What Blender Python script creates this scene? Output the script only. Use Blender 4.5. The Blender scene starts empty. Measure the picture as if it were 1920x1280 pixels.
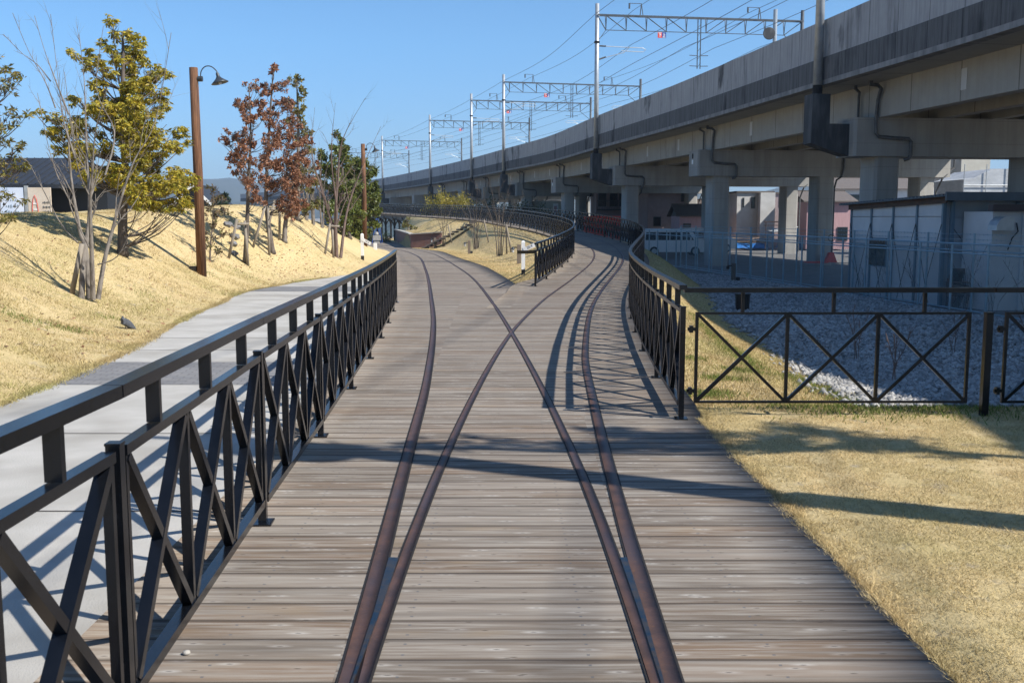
import bpy, math, random
import numpy as np
from mathutils import Vector, Matrix
random.seed(7); RNG=np.random.default_rng(11)
SC=bpy.context.scene; COL=SC.collection
# ---------------------------------------------------------------- camera, sky, sun, exposure
cam=bpy.data.cameras.new('camera'); camo=bpy.data.objects.new('camera',cam); COL.objects.link(camo)
camo.location=(0,0,1.67); camo.rotation_euler=(math.radians(90)-math.atan(233/1920),0,0)
cam.sensor_width=36; cam.lens=36; cam.clip_start=.1; cam.clip_end=12000
cam.dof.use_dof=True; cam.dof.focus_distance=14; cam.dof.aperture_fstop=10
SC.camera=camo
SUN=Vector((.912,-.410,math.tan(math.radians(42.5)))).normalized()
w=bpy.data.worlds.new('World'); SC.world=w; w.use_nodes=True
wn=w.node_tree; bg=wn.nodes['Background']; sky=wn.nodes.new('ShaderNodeTexSky'); sky.sky_type='NISHITA'; sky.sun_disc=False
sky.sun_elevation=math.radians(42.5); sky.sun_rotation=math.atan2(SUN.x,SUN.y)
sky.air_density=1.0; sky.dust_density=.6; sky.ozone_density=1.6; sky.altitude=0
tc=wn.nodes.new('ShaderNodeTexCoord'); sz=wn.nodes.new('ShaderNodeSeparateXYZ'); wn.links.new(tc.outputs['Generated'],sz.inputs[0])
rp=wn.nodes.new('ShaderNodeValToRGB'); wn.links.new(sz.outputs[2],rp.inputs[0]); e=rp.color_ramp.elements
e[0].position=.0; e[0].color=(.44,.66,1.04,1); e[1].position=.55; e[1].color=(.62,.90,1.16,1)
for p_,c_ in((.06,(.50,.75,1.12,1)),(.16,(.57,.90,1.22,1)),(.3,(.61,.92,1.16,1))): k_=e.new(p_); k_.color=c_
mm=wn.nodes.new('ShaderNodeMix'); mm.data_type='RGBA'; mm.blend_type='MULTIPLY'; mm.inputs[0].default_value=1; wn.links.new(sky.outputs[0],mm.inputs[6]); wn.links.new(rp.outputs[0],mm.inputs[7])
wn.links.new(mm.outputs[2],bg.inputs[0]); bg.inputs[1].default_value=.083
sl=bpy.data.lights.new('sun','SUN'); sl.energy=4.6; sl.angle=math.radians(.53); sl.color=(1,.945,.86)
so=bpy.data.objects.new('sun',sl); COL.objects.link(so); so.rotation_euler=(-SUN).to_track_quat('-Z','Y').to_euler()
SC.view_settings.view_transform='Standard'; SC.view_settings.look='None'; SC.view_settings.exposure=.74; SC.view_settings.gamma=1
SC.cycles.max_bounces=6; SC.cycles.transparent_max_bounces=12
# ---------------------------------------------------------------- helpers
class NT:
    def __init__(s,m): s.t=m.node_tree; s.n=s.t.nodes
    def __call__(s,typ,**k):
        n=s.n.new('ShaderNode'+typ)
        for a,b in k.items():
            if a[0]=='i' and a[1:].isdigit(): s.put(n.inputs[int(a[1:])],b)
            elif a.startswith('in_'): s.put(n.inputs[a[3:].replace('_',' ')],b)
            else: setattr(n,a,b)
        return n
    def put(s,sock,v):
        if isinstance(v,bpy.types.NodeSocket): s.t.links.new(v,sock)
        elif isinstance(v,bpy.types.Node): s.t.links.new(v.outputs[0],sock)
        else:
            if sock.type=='RGBA' and len(v)==3: v=(*v,1)
            sock.default_value=v
    def math(s,op,a,b=0,c=0): return s('Math',operation=op,i0=a,i1=b,i2=c).outputs[0]
    def mix(s,f,a,b,bt='MIX'):
        n=s('Mix',data_type='RGBA',blend_type=bt); s.put(n.inputs[0],f); s.put(n.inputs[6],a); s.put(n.inputs[7],b); return n.outputs[2]
    def noise(s,vec,scale,detail=4,rough=.55): 
        n=s('TexNoise'); s.put(n.inputs['Vector'],vec); s.put(n.inputs['Scale'],scale); n.inputs['Detail'].default_value=detail; n.inputs['Roughness'].default_value=rough; return n.outputs[0]
    def ramp(s,f,lo,hi): return s('MapRange',clamp=True,i0=f,i1=lo,i2=hi,i3=0.,i4=1.).outputs[0]
    def scale(s,vec,sc): return s('VectorMath',operation='MULTIPLY',i0=vec,i1=sc).outputs[0]
def newmat(name):
    m=bpy.data.materials.new(name); m.use_nodes=True; T=NT(m); b=T.n['Principled BSDF']; return m,T,b
def mat(name,c1,c2=None,sc=3,rough=.7,metal=0,bump=0,bsc=None,st=(1,1,1),lo=.35,hi=.65,c3=None,sc3=.6,island=0,spec=.5,trans=0,detail=5,ic=None):
    m,T,b=newmat(name); pos=T('NewGeometry'); p=T.scale(pos.outputs['Position'],st) if st!=(1,1,1) else pos.outputs['Position']
    col=c1
    if c2: col=T.mix(T.ramp(T.noise(p,sc,detail),lo,hi),c1,c2)
    if c3: col=T.mix(T.ramp(T.noise(p,sc3,3),.45,.7),col,c3)
    if island or ic:
        r=pos.outputs['Random Per Island']
        if ic: col=T.mix(T.ramp(r,.35,.8),col,ic)
        if island:
            r2=T('TexWhiteNoise',noise_dimensions='1D'); T.put(r2.inputs['W'],T.math('MULTIPLY',r,91.7))
            f=T('MapRange',i0=r2.outputs[0],i1=0.,i2=1.,i3=1-island,i4=1+island*.6).outputs[0]
            col=T.mix(1.,col,T('CombineColor',i0=f,i1=f,i2=f).outputs[0],'MULTIPLY')
    T.put(b.inputs['Base Color'],col); b.inputs['Roughness'].default_value=rough; b.inputs['Metallic'].default_value=metal
    b.inputs['Specular IOR Level'].default_value=spec
    if bump:
        bn=T('Bump',in_Strength=bump,in_Distance=.02); T.put(bn.inputs['Height'],T.noise(p,bsc or sc*3,6,.65)); T.put(b.inputs['Normal'],bn)
    if trans:
        tr=T('BsdfTranslucent'); T.put(tr.inputs[0],col); mx=T('MixShader',i0=trans); T.put(mx.inputs[1],b); T.put(mx.inputs[2],tr)
        T.put(T.n['Material Output'].inputs[0],mx)
    return m
def tag(o,label=None,cat=None,group=None,kind=None):
    if label: o['label']=label
    if cat: o['category']=cat
    if group: o['group']=group
    if kind: o['kind']=kind
    return o
BASE={}
def thing(name,label,cat,loc=(0,0,0),group=None,rz=0):
    o=bpy.data.objects.new(name,None); COL.objects.link(o); o.location=loc; o.rotation_euler=(0,0,rz); o.empty_display_size=.2
    BASE[o.name]=Vector(loc); return tag(o,label,cat,group)
def link_mesh(name,V,F,mats,parent=None,smooth=False,uv=None,local=False,mi=None):
    me=bpy.data.meshes.new(name); V=np.asarray(V,float).reshape(-1,3)
    if parent is not None and not local: V=V-np.array(BASE[parent.name])
    if isinstance(F,np.ndarray):
        k=F.shape[1]; me.vertices.add(len(V)); me.vertices.foreach_set('co',V.ravel().astype(np.float32))
        me.loops.add(F.size); me.loops.foreach_set('vertex_index',F.ravel().astype(np.int32))
        me.polygons.add(len(F)); me.polygons.foreach_set('loop_start',np.arange(0,F.size,k,dtype=np.int32)); me.polygons.foreach_set('loop_total',np.full(len(F),k,dtype=np.int32))
        me.update(calc_edges=True)
    else: me.from_pydata(V.tolist(),[],F)
    for m in (mats if isinstance(mats,(list,tuple)) else [mats]): me.materials.append(m)
    if mi is not None: me.polygons.foreach_set('material_index',np.asarray(mi,np.int32))
    if uv is not None:
        l=me.uv_layers.new(name='UVMap'); vi=np.empty(len(me.loops),np.int32); me.loops.foreach_get('vertex_index',vi)
        l.data.foreach_set('uv',np.asarray(uv,np.float32)[vi].ravel())
    if smooth: me.polygons.foreach_set('use_smooth',np.ones(len(me.polygons),bool))
    o=bpy.data.objects.new(name,me); COL.objects.link(o)
    if parent is not None: o.parent=parent; BASE[o.name]=BASE[parent.name]
    return o
class MB:
    def __init__(s): s.v=[];s.f=[];s.mi=[];s.m=0
    def add(s,V,F):
        n=len(s.v); s.v+=[tuple(map(float,p)) for p in V]; s.f+=[tuple(i+n for i in q) for q in F]; s.mi+=[s.m]*len(F); return s
    def box(s,c,d,rz=0,rx=0,ry=0):
        M=Matrix.Rotation(rz,3,'Z')@Matrix.Rotation(ry,3,'Y')@Matrix.Rotation(rx,3,'X'); c=Vector(c)
        V=[c+M@Vector((x*d[0]/2,y*d[1]/2,z*d[2]/2)) for x in(-1,1) for y in(-1,1) for z in(-1,1)]
        return s.add(V,[(0,1,3,2),(4,6,7,5),(0,4,5,1),(2,3,7,6),(0,2,6,4),(1,5,7,3)])
    def bar(s,p,q,w,h,up=(0,0,1),ext=0):
        p=Vector(p);q=Vector(q);d=(q-p).normalized(); p=p-d*ext;q=q+d*ext; u=Vector(up); l=u.cross(d)
        if l.length<1e-4: l=Vector((1,0,0)).cross(d)
        l.normalize(); u=d.cross(l)
        V=[a+l*(x*w/2)+u*(z*h/2) for a in(p,q) for x in(-1,1) for z in(-1,1)]
        return s.add(V,[(0,1,3,2),(4,6,7,5),(0,4,5,1),(2,3,7,6),(0,2,6,4),(1,5,7,3)])
    def tube(s,pts,r,n=8,cap=True):
        pts=[Vector(p) for p in pts]; k=len(pts); r=r if hasattr(r,'__len__') else [r]*k
        V=[]; ref=None
        for i,p in enumerate(pts):
            d=(pts[min(i+1,k-1)]-pts[max(i-1,0)]).normalized()
            if ref is None:
                ref=Vector((1,0,0)) if abs(d.x)<.8 else Vector((0,1,0))
            a=(ref-d*ref.dot(d)); 
            if a.length<1e-5: a=d.orthogonal()
            a.normalize(); ref=a; b=d.cross(a)
            V+=[p+(a*math.cos(t)+b*math.sin(t))*r[i] for t in [2*math.pi*j/n for j in range(n)]]
        F=[(i*n+j,i*n+(j+1)%n,(i+1)*n+(j+1)%n,(i+1)*n+j) for i in range(k-1) for j in range(n)]
        if cap: F+=[tuple(range(n))[::-1],tuple(range((k-1)*n,k*n))]
        return s.add(V,F)
    def lathe(s,prof,o,n=16,M=None):
        o=Vector(o); V=[]
        for r,z in prof:
            for j in range(n):
                p=Vector((r*math.cos(2*math.pi*j/n),r*math.sin(2*math.pi*j/n),z)); V.append(o+(M@p if M else p))
        k=len(prof); F=[(i*n+j,i*n+(j+1)%n,(i+1)*n+(j+1)%n,(i+1)*n+j) for i in range(k-1) for j in range(n)]
        return s.add(V,F)
    def prism(s,poly,dirv):   # closed polygon extruded
        n=len(poly); d=Vector(dirv); V=[Vector(p) for p in poly]+[Vector(p)+d for p in poly]
        return s.add(V,[tuple(range(n))[::-1],tuple(range(n,2*n))]+[(i,(i+1)%n,n+(i+1)%n,n+i) for i in range(n)])
    def build(s,name,m,parent=None,smooth=False):
        return link_mesh(name,s.v,s.f,m,parent,smooth,mi=s.mi if isinstance(m,(list,tuple)) else None)
def rows_strip(name,L,R,m,nx=6,uv=True,kind=None,zoff=0,thick=0):
    L=np.asarray(L,float);R=np.asarray(R,float);n=len(L); t=np.linspace(0,1,nx+1)[None,:,None]
    V=L[:,None]*(1-t)+R[:,None]*t; V[:,:,2]+=zoff
    C=(L+R)/2; s=np.concatenate([[0],np.cumsum(np.linalg.norm(np.diff(C,axis=0),axis=1))])+C[0,1]
    W=np.linalg.norm(R-L,axis=1); U=np.stack([ (t[0,:,0][None]-.5)*W[:,None]+C[:,0][:,None]*0, np.repeat(s[:,None],nx+1,1)],2)
    idx=np.arange(n*(nx+1)).reshape(n,nx+1)
    F=np.stack([idx[:-1,:-1],idx[:-1,1:],idx[1:,1:],idx[1:,:-1]],2).reshape(-1,4)
    V=V.reshape(-1,3);U=U.reshape(-1,2)
    if thick:   # side skirts
        extra=[];ef=[]
        for col,fl in((0,0),(nx,1)):
            top=idx[:,col]; b=len(V)+len(extra)
            for k in top: extra.append(V[k]-np.array([0,0,thick]))
            for i in range(n-1):
                q=[top[i],top[i+1],b+i+1,b+i]; ef.append(q if fl else q[::-1])
        U=np.concatenate([U,np.concatenate([U[idx[:,0]],U[idx[:,nx]]])]); V=np.concatenate([V,np.array(extra)]); F=np.concatenate([F,np.array(ef)])
    o=link_mesh(name,V,F,m,uv=U)
    if kind: o['kind']=kind
    return o
def resample(P,step,start=0,n=None):
    P=np.asarray(P,float); s=np.concatenate([[0],np.cumsum(np.linalg.norm(np.diff(P[:,:2],axis=0),axis=1))])
    q=np.arange(start,s[-1]+1e-6,step)
    return np.stack([np.interp(q,s,P[:,i]) for i in range(3)],1)
# ---------------------------------------------------------------- site profile
def curve(pts):
    xs=np.array([p[0] for p in pts],float); ys=np.array([p[1] for p in pts],float)
    d=np.diff(ys)/np.diff(xs); m=np.empty_like(ys); m[0]=d[0]; m[-1]=d[-1]
    m[1:-1]=(d[:-1]*np.diff(xs)[1:]+d[1:]*np.diff(xs)[:-1])/(xs[2:]-xs[:-2])
    def f(q):
        q=np.asarray(q,float); i=np.clip(np.searchsorted(xs,q)-1,0,len(xs)-2)
        h=xs[i+1]-xs[i]; t=(q-xs[i])/h; tc=np.clip(t,0,1)
        r=(2*tc**3-3*tc**2+1)*ys[i]+(tc**3-2*tc**2+tc)*h*m[i]+(-2*tc**3+3*tc**2)*ys[i+1]+(tc**3-tc**2)*h*m[i+1]
        return r+np.where(t<0,(q-xs[0])*m[0],0)+np.where(t>1,(q-xs[-1])*m[-1],0)
    return f
def sstep(a,b,x):
    t=np.clip((np.asarray(x,float)-a)/(b-a),0,1); return t*t*(3-2*t)
def plane(Y): return -.0094*np.minimum(Y,110.)
# left edge of the paved ways (grass begins left of it)
XE=curve([(-6,-4.4),(3,-4.6),(9.5,-4.85),(13,-5.12),(15.7,-5.52),(19.4,-6.1),(22.4,-6.43),(26,-6.9),(29,-6.75),(32,-6.5),(35,-5.95),(42,-5.6),(50,-6.0),(65,-7.6),(76,-9.5),(86,-12.),(100,-16.),(125,-24.),(150,-34)])
# right edge of the left boardwalk, past the fork
XL=curve([(29,.2),(35.5,-.35),(42.6,-1.04),(55.3,-2.8),(62,-3.7),(71,-5.),(82,-8.),(97,-10.2),(112,-12.7),(150,-30)])
IN=curve([(27.65,.63),(30,1.0),(33.5,1.5),(37,1.98),(40,2.34),(43,2.6),(47,2.75),(52,2.62),(58,2.05),(62,1.47),(66,.7),(70,-.26),(81,-2.3),(91,-4.9),(103,-8.6),(124,-15.7),(150,-25)])
OUT=curve([(8.83,1.48),(11.28,1.61),(13.8,1.78),(16.2,1.97),(21,2.42),(25,2.9),(29,3.5),(33,4.15),(37,4.75),(41,5.2),(45,5.43),(48,5.45),(51,5.3),(55,5.03),(58.5,4.6),(62,4.15),(70.8,2.2),(82,-.1),(92,-2.4),(104.2,-6.2),(125.2,-13.3),(151,-22.5)])
ZR=curve([(0,0),(20,-.188),(23,-.212),(26,-.212),(29,-.165),(32,-.1),(42,.15),(50,.42),(62,.8),(68,1.0),(80,1.3),(92,1.53),(104,1.72),(124,2.09),(150,2.5)])
HC=curve([(-6,1.8),(10,1.85),(20,1.95),(28,2.02),(34,2.25),(42,2.5),(50,2.2),(58,1.6),(68,.95),(80,.45),(95,.2),(110,.1)])
WD=curve([(-6,5.5),(20,5.4),(30,5.0),(45,4.5),(60,3.9),(80,3.2),(110,3)])
GB=curve([(9,1.75),(12,1.85),(15.5,2.2),(20,2.5),(29,2.3),(45,2.2),(60,2.2)])   # where the gravel starts, metres right of the boardwalk
GR=curve([(9.4,-.13),(14,-.5),(25,-1.0),(40,-1.15),(150,-1.15)])
def terrain(X,Y):
    X=np.asarray(X,float);Y=np.asarray(Y,float)
    pl=plane(Y); xe=XE(Y); xl=np.where(Y<29,OUT(np.maximum(Y,8.83)),XL(Y)); xi=IN(np.maximum(Y,27.65))-.2; xo=np.where(Y<8.83,1.64,OUT(np.maximum(Y,8.83))+.22)
    zd=np.where(Y<22,pl,ZR(Y))
    d=xe-X; W=WD(np.clip(Y,-6,110))
    t=np.clip(d/W,0,1); pr=.22*t+.78*t*t*(3-2*t)
    hc=np.clip(HC(np.clip(Y,-6,110)),0,3)
    bump=.22*np.sin(Y*.42+X*.35)*np.sin(np.pi*t)*np.clip(hc/2,0,1)+.05*np.sin(Y*1.3+1)*np.sin(X*1.1)*t
    left=pl+hc*pr+bump-np.clip(d-W-.6,0,20)*.05*sstep(0,2,hc)
    # mound between the branches
    tt=np.clip((X-xl)/np.maximum(xi-xl,.05),0,1)
    m1=pl+(zd-.06-pl)*sstep(.22,1,tt)
    m2=.22+(zd-.1-.22)*sstep(0,.9,tt)
    mound=np.where(Y>82,m2,m1); mound=np.where(Y>110,pl,mound)
    under=np.where(Y>110,pl,np.minimum(zd-.12,99))
    g=GR(np.maximum(Y,9.4)); dr=X-xo
    right=np.where(Y<9.4,pl-.0+0*X, g+(zd-.05-g)*(1-sstep(.1,2.6,dr)))
    right=np.where(Y>105,np.minimum(right,pl),right)
    blend=sstep(9.0,9.9,Y)
    right=np.where((Y>9)&(Y<9.9),pl*(1-blend)+right*blend,right)
    pav=pl-.05
    h=np.where(X<xe,left,pav)
    fork=(Y>=28.9)
    h=np.where(fork&(X>xl)&(X<xi),mound,h)
    h=np.where(fork&(X>=xi)&(X<=xo),under,h)
    h=np.where(X>xo,right,h)
    far=sstep(130,170,Y)
    return h*(1-far)+(-1.15)*far
# ---------------------------------------------------------------- materials
def wood_deck(nm='weathered_deck_planks',k_=.93):
    m,T,b=newmat(nm); uv=T('UVMap').outputs[0]; sp=T('SeparateXYZ',i0=uv); u,v=sp.outputs[0],sp.outputs[1]
    pw=.2; q=T.math('DIVIDE',v,pw); k=T.math('FLOOR',q); fr=T.math('SUBTRACT',q,k)
    half=T.math('ADD',T.math('MULTIPLY',v,.028),.5); 
    zone=T.math('SUBTRACT',T.math('GREATER_THAN',u,half),T.math('LESS_THAN',u,T.math('MULTIPLY',half,-1)))
    seed=T('CombineXYZ',i0=k,i1=zone,i2=3.1); wn=T('TexWhiteNoise',noise_dimensions='3D'); T.put(wn.inputs[0],seed)
    r1=wn.outputs[0]; rc=T('SeparateColor',i0=wn.outputs[1])
    gv=T('CombineXYZ',i0=T.math('ADD',T.math('MULTIPLY',u,1.7),T.math('MULTIPLY',r1,40)),i1=T.math('MULTIPLY',v,34),i2=T.math('MULTIPLY',zone,9))
    g=T.noise(gv,1.,5,.6); g2=T.noise(T.scale(gv,(.5,.32,1)),1.,3)
    col=T.mix(T.ramp(r1,.1,.9),(.145,.118,.098),(.262,.226,.196))
    col=T.mix(T.math('MULTIPLY',T.ramp(rc.outputs[1],.55,1.),.65),col,(.225,.15,.10))
    col=T.mix(T.ramp(g,.42,.72),col,(.355,.33,.30))
    col=T.mix(T.math('MULTIPLY',T.ramp(g2,.48,.72),.6),col,(.10,.086,.076))
    warm=T.ramp(T.noise(T.scale(gv,(.8,.12,1)),1.,2),.6,.75); col=T.mix(T.math('MULTIPLY',warm,.35),col,(.27,.19,.11))
    # knots
    vo=T('TexVoronoi',feature='F1',voronoi_dimensions='2D'); T.put(vo.inputs['Vector'],T('CombineXYZ',i0=T.math('ADD',T.math('MULTIPLY',u,3.2),T.math('MULTIPLY',r1,17)),i1=T.math('MULTIPLY',v,12),i2=zone)); vo.inputs['Scale'].default_value=1.
    kn=T.math('SUBTRACT',1.,T.ramp(vo.outputs['Distance'],.05,.2)); pale=T.ramp(T('SeparateColor',i0=vo.outputs['Color']).outputs[0],.35,.6)
    col=T.mix(T.math('MULTIPLY',T.math('MULTIPLY',T.math('MULTIPLY',kn,pale),T.ramp(g,.3,.55)),.6),col,(.50,.48,.46))
    dk=T.math('SUBTRACT',1.,T.ramp(vo.outputs['Distance'],.02,.06)); col=T.mix(T.math('MULTIPLY',dk,.8),col,(.05,.04,.035))
    edge=T.math('MINIMUM',fr,T.math('SUBTRACT',1.,fr)); gap=T.math('SUBTRACT',1.,T.ramp(edge,.012,.035)); edge_shade=T.math('SUBTRACT',1.,T.ramp(edge,.02,.13))  # plank edges darkened: their cupped shading is put into the colour
    col=T.mix(T.math('MULTIPLY',edge_shade,.62),col,(.085,.066,.055)); col=T.mix(T.math('MULTIPLY',gap,T('MapRange',i0=rc.outputs[2],i1=0.,i2=1.,i3=.35,i4=1.).outputs[0]),col,(.018,.014,.012))
    fu=T.math('ABSOLUTE',T.math('SUBTRACT',T.math('FRACT',T.math('DIVIDE',u,.73)),.5)); sc=T.math('MULTIPLY',T.math('LESS_THAN',fu,.0085),T.math('MAXIMUM',T.math('LESS_THAN',T.math('ABSOLUTE',T.math('SUBTRACT',fr,.24)),.03),T.math('LESS_THAN',T.math('ABSOLUTE',T.math('SUBTRACT',fr,.76)),.03)))
    col=T.mix(T.math('MULTIPLY',sc,.8),col,(.10,.11,.13))
    big=T.ramp(T.noise(T('NewGeometry').outputs['Position'],.55,3),.35,.7); col=T.mix(T.math('MULTIPLY',big,.22),col,(.12,.095,.082))
    T.put(b.inputs['Base Color'],T.mix(1.,col,(k_,k_*.995,k_*.955),'MULTIPLY')); b.inputs['Roughness'].default_value=.8; b.inputs['Specular IOR Level'].default_value=.12
    hgt=T.math('ADD',T.math('MULTIPLY',T.ramp(edge,.0,.12),1.),T.math('MULTIPLY',g,.35)); bn=T('Bump',in_Strength=.55,in_Distance=.008); T.put(bn.inputs['Height'],hgt); T.put(b.inputs['Normal'],bn)
    return m
def streaked(name,c,dark,amount=.6,joint=2.1,patch=None):
    m,T,b=newmat(name); uv=T('UVMap').outputs[0]; sp=T('SeparateXYZ',i0=uv); u,v=sp.outputs[0],sp.outputs[1]
    pos=T('NewGeometry').outputs['Position']
    st=T.noise(T('CombineXYZ',i0=T.math('MULTIPLY',u,5.),i1=T.math('MULTIPLY',v,.25)),1.,5,.7)
    st2=T.noise(T('CombineXYZ',i0=T.math('MULTIPLY',u,.8),i1=T.math('MULTIPLY',v,.3),i2=5.),1.,4,.6)
    col=T.mix(T.math('MULTIPLY',T.ramp(T.noise(pos,1.3,6,.65),.35,.68),.4),c,tuple(x*.72 for x in c))
    col=T.mix(T.math('MULTIPLY',T.ramp(st,.45,.7),amount),col,dark)
    pan=T.math('FLOOR',T.math('DIVIDE',u,joint)); wn=T('TexWhiteNoise',noise_dimensions='1D'); T.put(wn.inputs['W'],pan)
    f=T.math('MULTIPLY',T.ramp(st2,.52,.64),T.ramp(T.math('ADD',wn.outputs[0],T.math('MULTIPLY',st,.35)),.55,.95)); col=T.mix(T.math('MULTIPLY',f,.85),col,patch or tuple(x*.55 for x in dark))
    fr=T.math('FRACT',T.math('DIVIDE',u,joint)); ln=T.math('LESS_THAN',T.math('MINIMUM',fr,T.math('SUBTRACT',1.,fr)),.009); col=T.mix(T.math('MULTIPLY',ln,.7),col,tuple(x*.35 for x in dark))
    T.put(b.inputs['Base Color'],col); b.inputs['Roughness'].default_value=.85; b.inputs['Specular IOR Level'].default_value=.25
    bn=T('Bump',in_Strength=.25,in_Distance=.02); T.put(bn.inputs['Height'],T.noise(pos,9.,6,.7)); T.put(b.inputs['Normal'],bn); return m
def brickmat(name,c1,c2,mortar,sc,bw=.5,rh=.25,ms=.02,coord='uv'):
    m,T,b=newmat(name); v=T('UVMap').outputs[0]
    bt=T('TexBrick'); T.put(bt.inputs['Vector'],v); bt.inputs['Color1'].default_value=(*c1,1); bt.inputs['Color2'].default_value=(*c2,1); bt.inputs['Mortar'].default_value=(*mortar,1)
    bt.inputs['Scale'].default_value=sc; bt.inputs['Brick Width'].default_value=bw; bt.inputs['Row Height'].default_value=rh; bt.inputs['Mortar Size'].default_value=ms
    col=T.mix(T.math('MULTIPLY',T.ramp(T.noise(T('NewGeometry').outputs['Position'],1.4,5),.4,.7),.4),bt.outputs[0],tuple(x*.6 for x in c1))
    T.put(b.inputs['Base Color'],col); b.inputs['Roughness'].default_value=.8; return m
def chainlink():
    m,T,b=newmat('galvanised_chain_link'); uv=T('UVMap').outputs[0]; sp=T('SeparateXYZ',i0=uv); k=1/.07
    a=T.math('FRACT',T.math('MULTIPLY',T.math('ADD',sp.outputs[0],sp.outputs[1]),k)); c=T.math('FRACT',T.math('MULTIPLY',T.math('SUBTRACT',sp.outputs[0],sp.outputs[1]),k))
    on=T.math('MAXIMUM',T.math('LESS_THAN',a,.07),T.math('LESS_THAN',c,.07))
    b.inputs['Base Color'].default_value=(.22,.30,.34,1); b.inputs['Metallic'].default_value=.3; b.inputs['Roughness'].default_value=.5
    T.put(b.inputs['Alpha'],on); return m
def lawnmat():
    m,T,b=newmat('dormant_lawn'); p=T('NewGeometry').outputs['Position']
    col=T.mix(T.ramp(T.noise(p,26,5,.7),.35,.68),(.44,.335,.17),(.68,.54,.30))
    col=T.mix(T.math('MULTIPLY',T.ramp(T.noise(p,.6,5,.65),.45,.68),.55),col,(.42,.355,.165))
    col=T.mix(T.math('MULTIPLY',T.ramp(T.noise(p,3.,5,.7),.60,.72),.5),col,(.16,.17,.045))
    col=T.mix(T.math('MULTIPLY',T.ramp(T.noise(p,4.2,4),.60,.70),.6),col,(.30,.27,.225))
    T.put(b.inputs['Base Color'],col); b.inputs['Roughness'].default_value=.95; b.inputs['Specular IOR Level'].default_value=.1
    bn=T('Bump',in_Strength=.8,in_Distance=.03); T.put(bn.inputs['Height'],T.noise(p,45,5,.7)); T.put(b.inputs['Normal'],bn); return m
def railmat():
    m,T,b=newmat('rusty_rail_steel'); p=T('NewGeometry').outputs['Position']
    col=T.mix(T.ramp(T.noise(p,7,6,.7),.38,.66),(.055,.034,.030),(.105,.056,.042)); col=T.mix(T.ramp(T.noise(p,1.1,4),.5,.72),col,(.06,.045,.052))
    col=T.mix(T.math('MULTIPLY',T.ramp(T.noise(p,30,4),.62,.72),.6),col,(.15,.075,.04))
    T.put(b.inputs['Base Color'],col); b.inputs['Roughness'].default_value=.55; b.inputs['Metallic'].default_value=.35
    bn=T('Bump',in_Strength=.3,in_Distance=.004); T.put(bn.inputs['Height'],T.noise(p,60,5,.7)); T.put(b.inputs['Normal'],bn); return m
def winmat():
    m,T,b=newmat('dark_window_glass'); b.inputs['Base Color'].default_value=(.02,.028,.035,1); b.inputs['Roughness'].default_value=.12; return m
M={}
M['deck']=wood_deck(); M['deck2']=wood_deck('darker_deck_planks',.83); M['lawn']=lawnmat(); M['rail']=railmat()
M['groove']=mat('dark_rail_groove',(.012,.010,.010),rough=.9)
M['black']=mat('black_painted_steel',(.003,.004,.006),(.005,.006,.0085),sc=14,rough=.22,bump=.03,bsc=60,spec=.38,c3=(.007,.008,.011),sc3=2.)
M['steelblue']=mat('bare_steel_wedge',(.02,.045,.075),(.10,.075,.055),sc=18,rough=.4,metal=.7)
M['path']=mat('exposed_concrete_path',(.365,.352,.322),(.43,.415,.385),sc=2.2,rough=.9,bump=.35,bsc=90,c3=(.29,.275,.245),sc3=.9)
M['paver']=brickmat('grey_block_paving',(.22,.215,.21),(.165,.165,.17),(.09,.088,.085),1.,.2,.1,.006)
M['joint']=mat('joint_sealant',(.06,.055,.05),rough=.9)
M['whitepaint']=mat('white_paint',(.78,.78,.77),(.70,.70,.69),sc=9,rough=.55)
M['blade']=mat('dry_grass_blades',(.575,.455,.235),(.385,.29,.135),sc=2.2,rough=.9,island=.45,spec=.15,trans=.25,c3=(.38,.36,.14),sc3=.35)
M['blade2']=mat('straw_lawn_blades',(.70,.55,.30),(.47,.355,.175),sc=2.6,rough=.9,island=.45,spec=.15,trans=.25,c3=(.50,.42,.21),sc3=.6)
M['weed']=mat('green_weeds',(.13,.19,.04),(.20,.24,.06),sc=5,rough=.9,island=.5,spec=.15,trans=.3)
M['stone']=mat('grey_crushed_stone',(.27,.265,.255),(.37,.362,.345),sc=1.5,rough=.85,island=.5)
M['gravelbed']=mat('gravel_bed_soil',(.13,.125,.12),(.2,.2,.195),sc=18,rough=.95)
M['asphalt']=mat('parking_lot_asphalt',(.14,.14,.14),(.20,.195,.19),sc=2,rough=.9,bump=.2,bsc=40)
M['earth']=mat('town_ground',(.20,.19,.17),(.27,.25,.22),sc=.05,rough=.95)
M['parapet']=streaked('parapet_concrete',(.385,.385,.39),(.14,.14,.145),.55,2.1,(.04,.04,.045))
M['drip']=mat('pale_drip_edge_concrete',(.26,.255,.25),(.15,.15,.15),sc=3,rough=.9,st=(1,1,.3))
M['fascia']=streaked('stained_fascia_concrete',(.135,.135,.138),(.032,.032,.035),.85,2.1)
M['girder']=streaked('girder_concrete',(.38,.365,.335),(.26,.245,.22),.35,3.3,(.22,.21,.19))
M['pier']=mat('pier_concrete',(.40,.39,.365),(.33,.32,.30),sc=1.2,rough=.88,bump=.25,bsc=10,c3=(.27,.265,.25),sc3=.35,st=(1,1,.45))
M['bracket']=mat('black_stained_concrete',(.05,.052,.055),(.13,.13,.13),sc=2.4,rough=.9,bump=.3,bsc=9,st=(1.4,1.4,.3),lo=.45,hi=.75)
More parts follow.
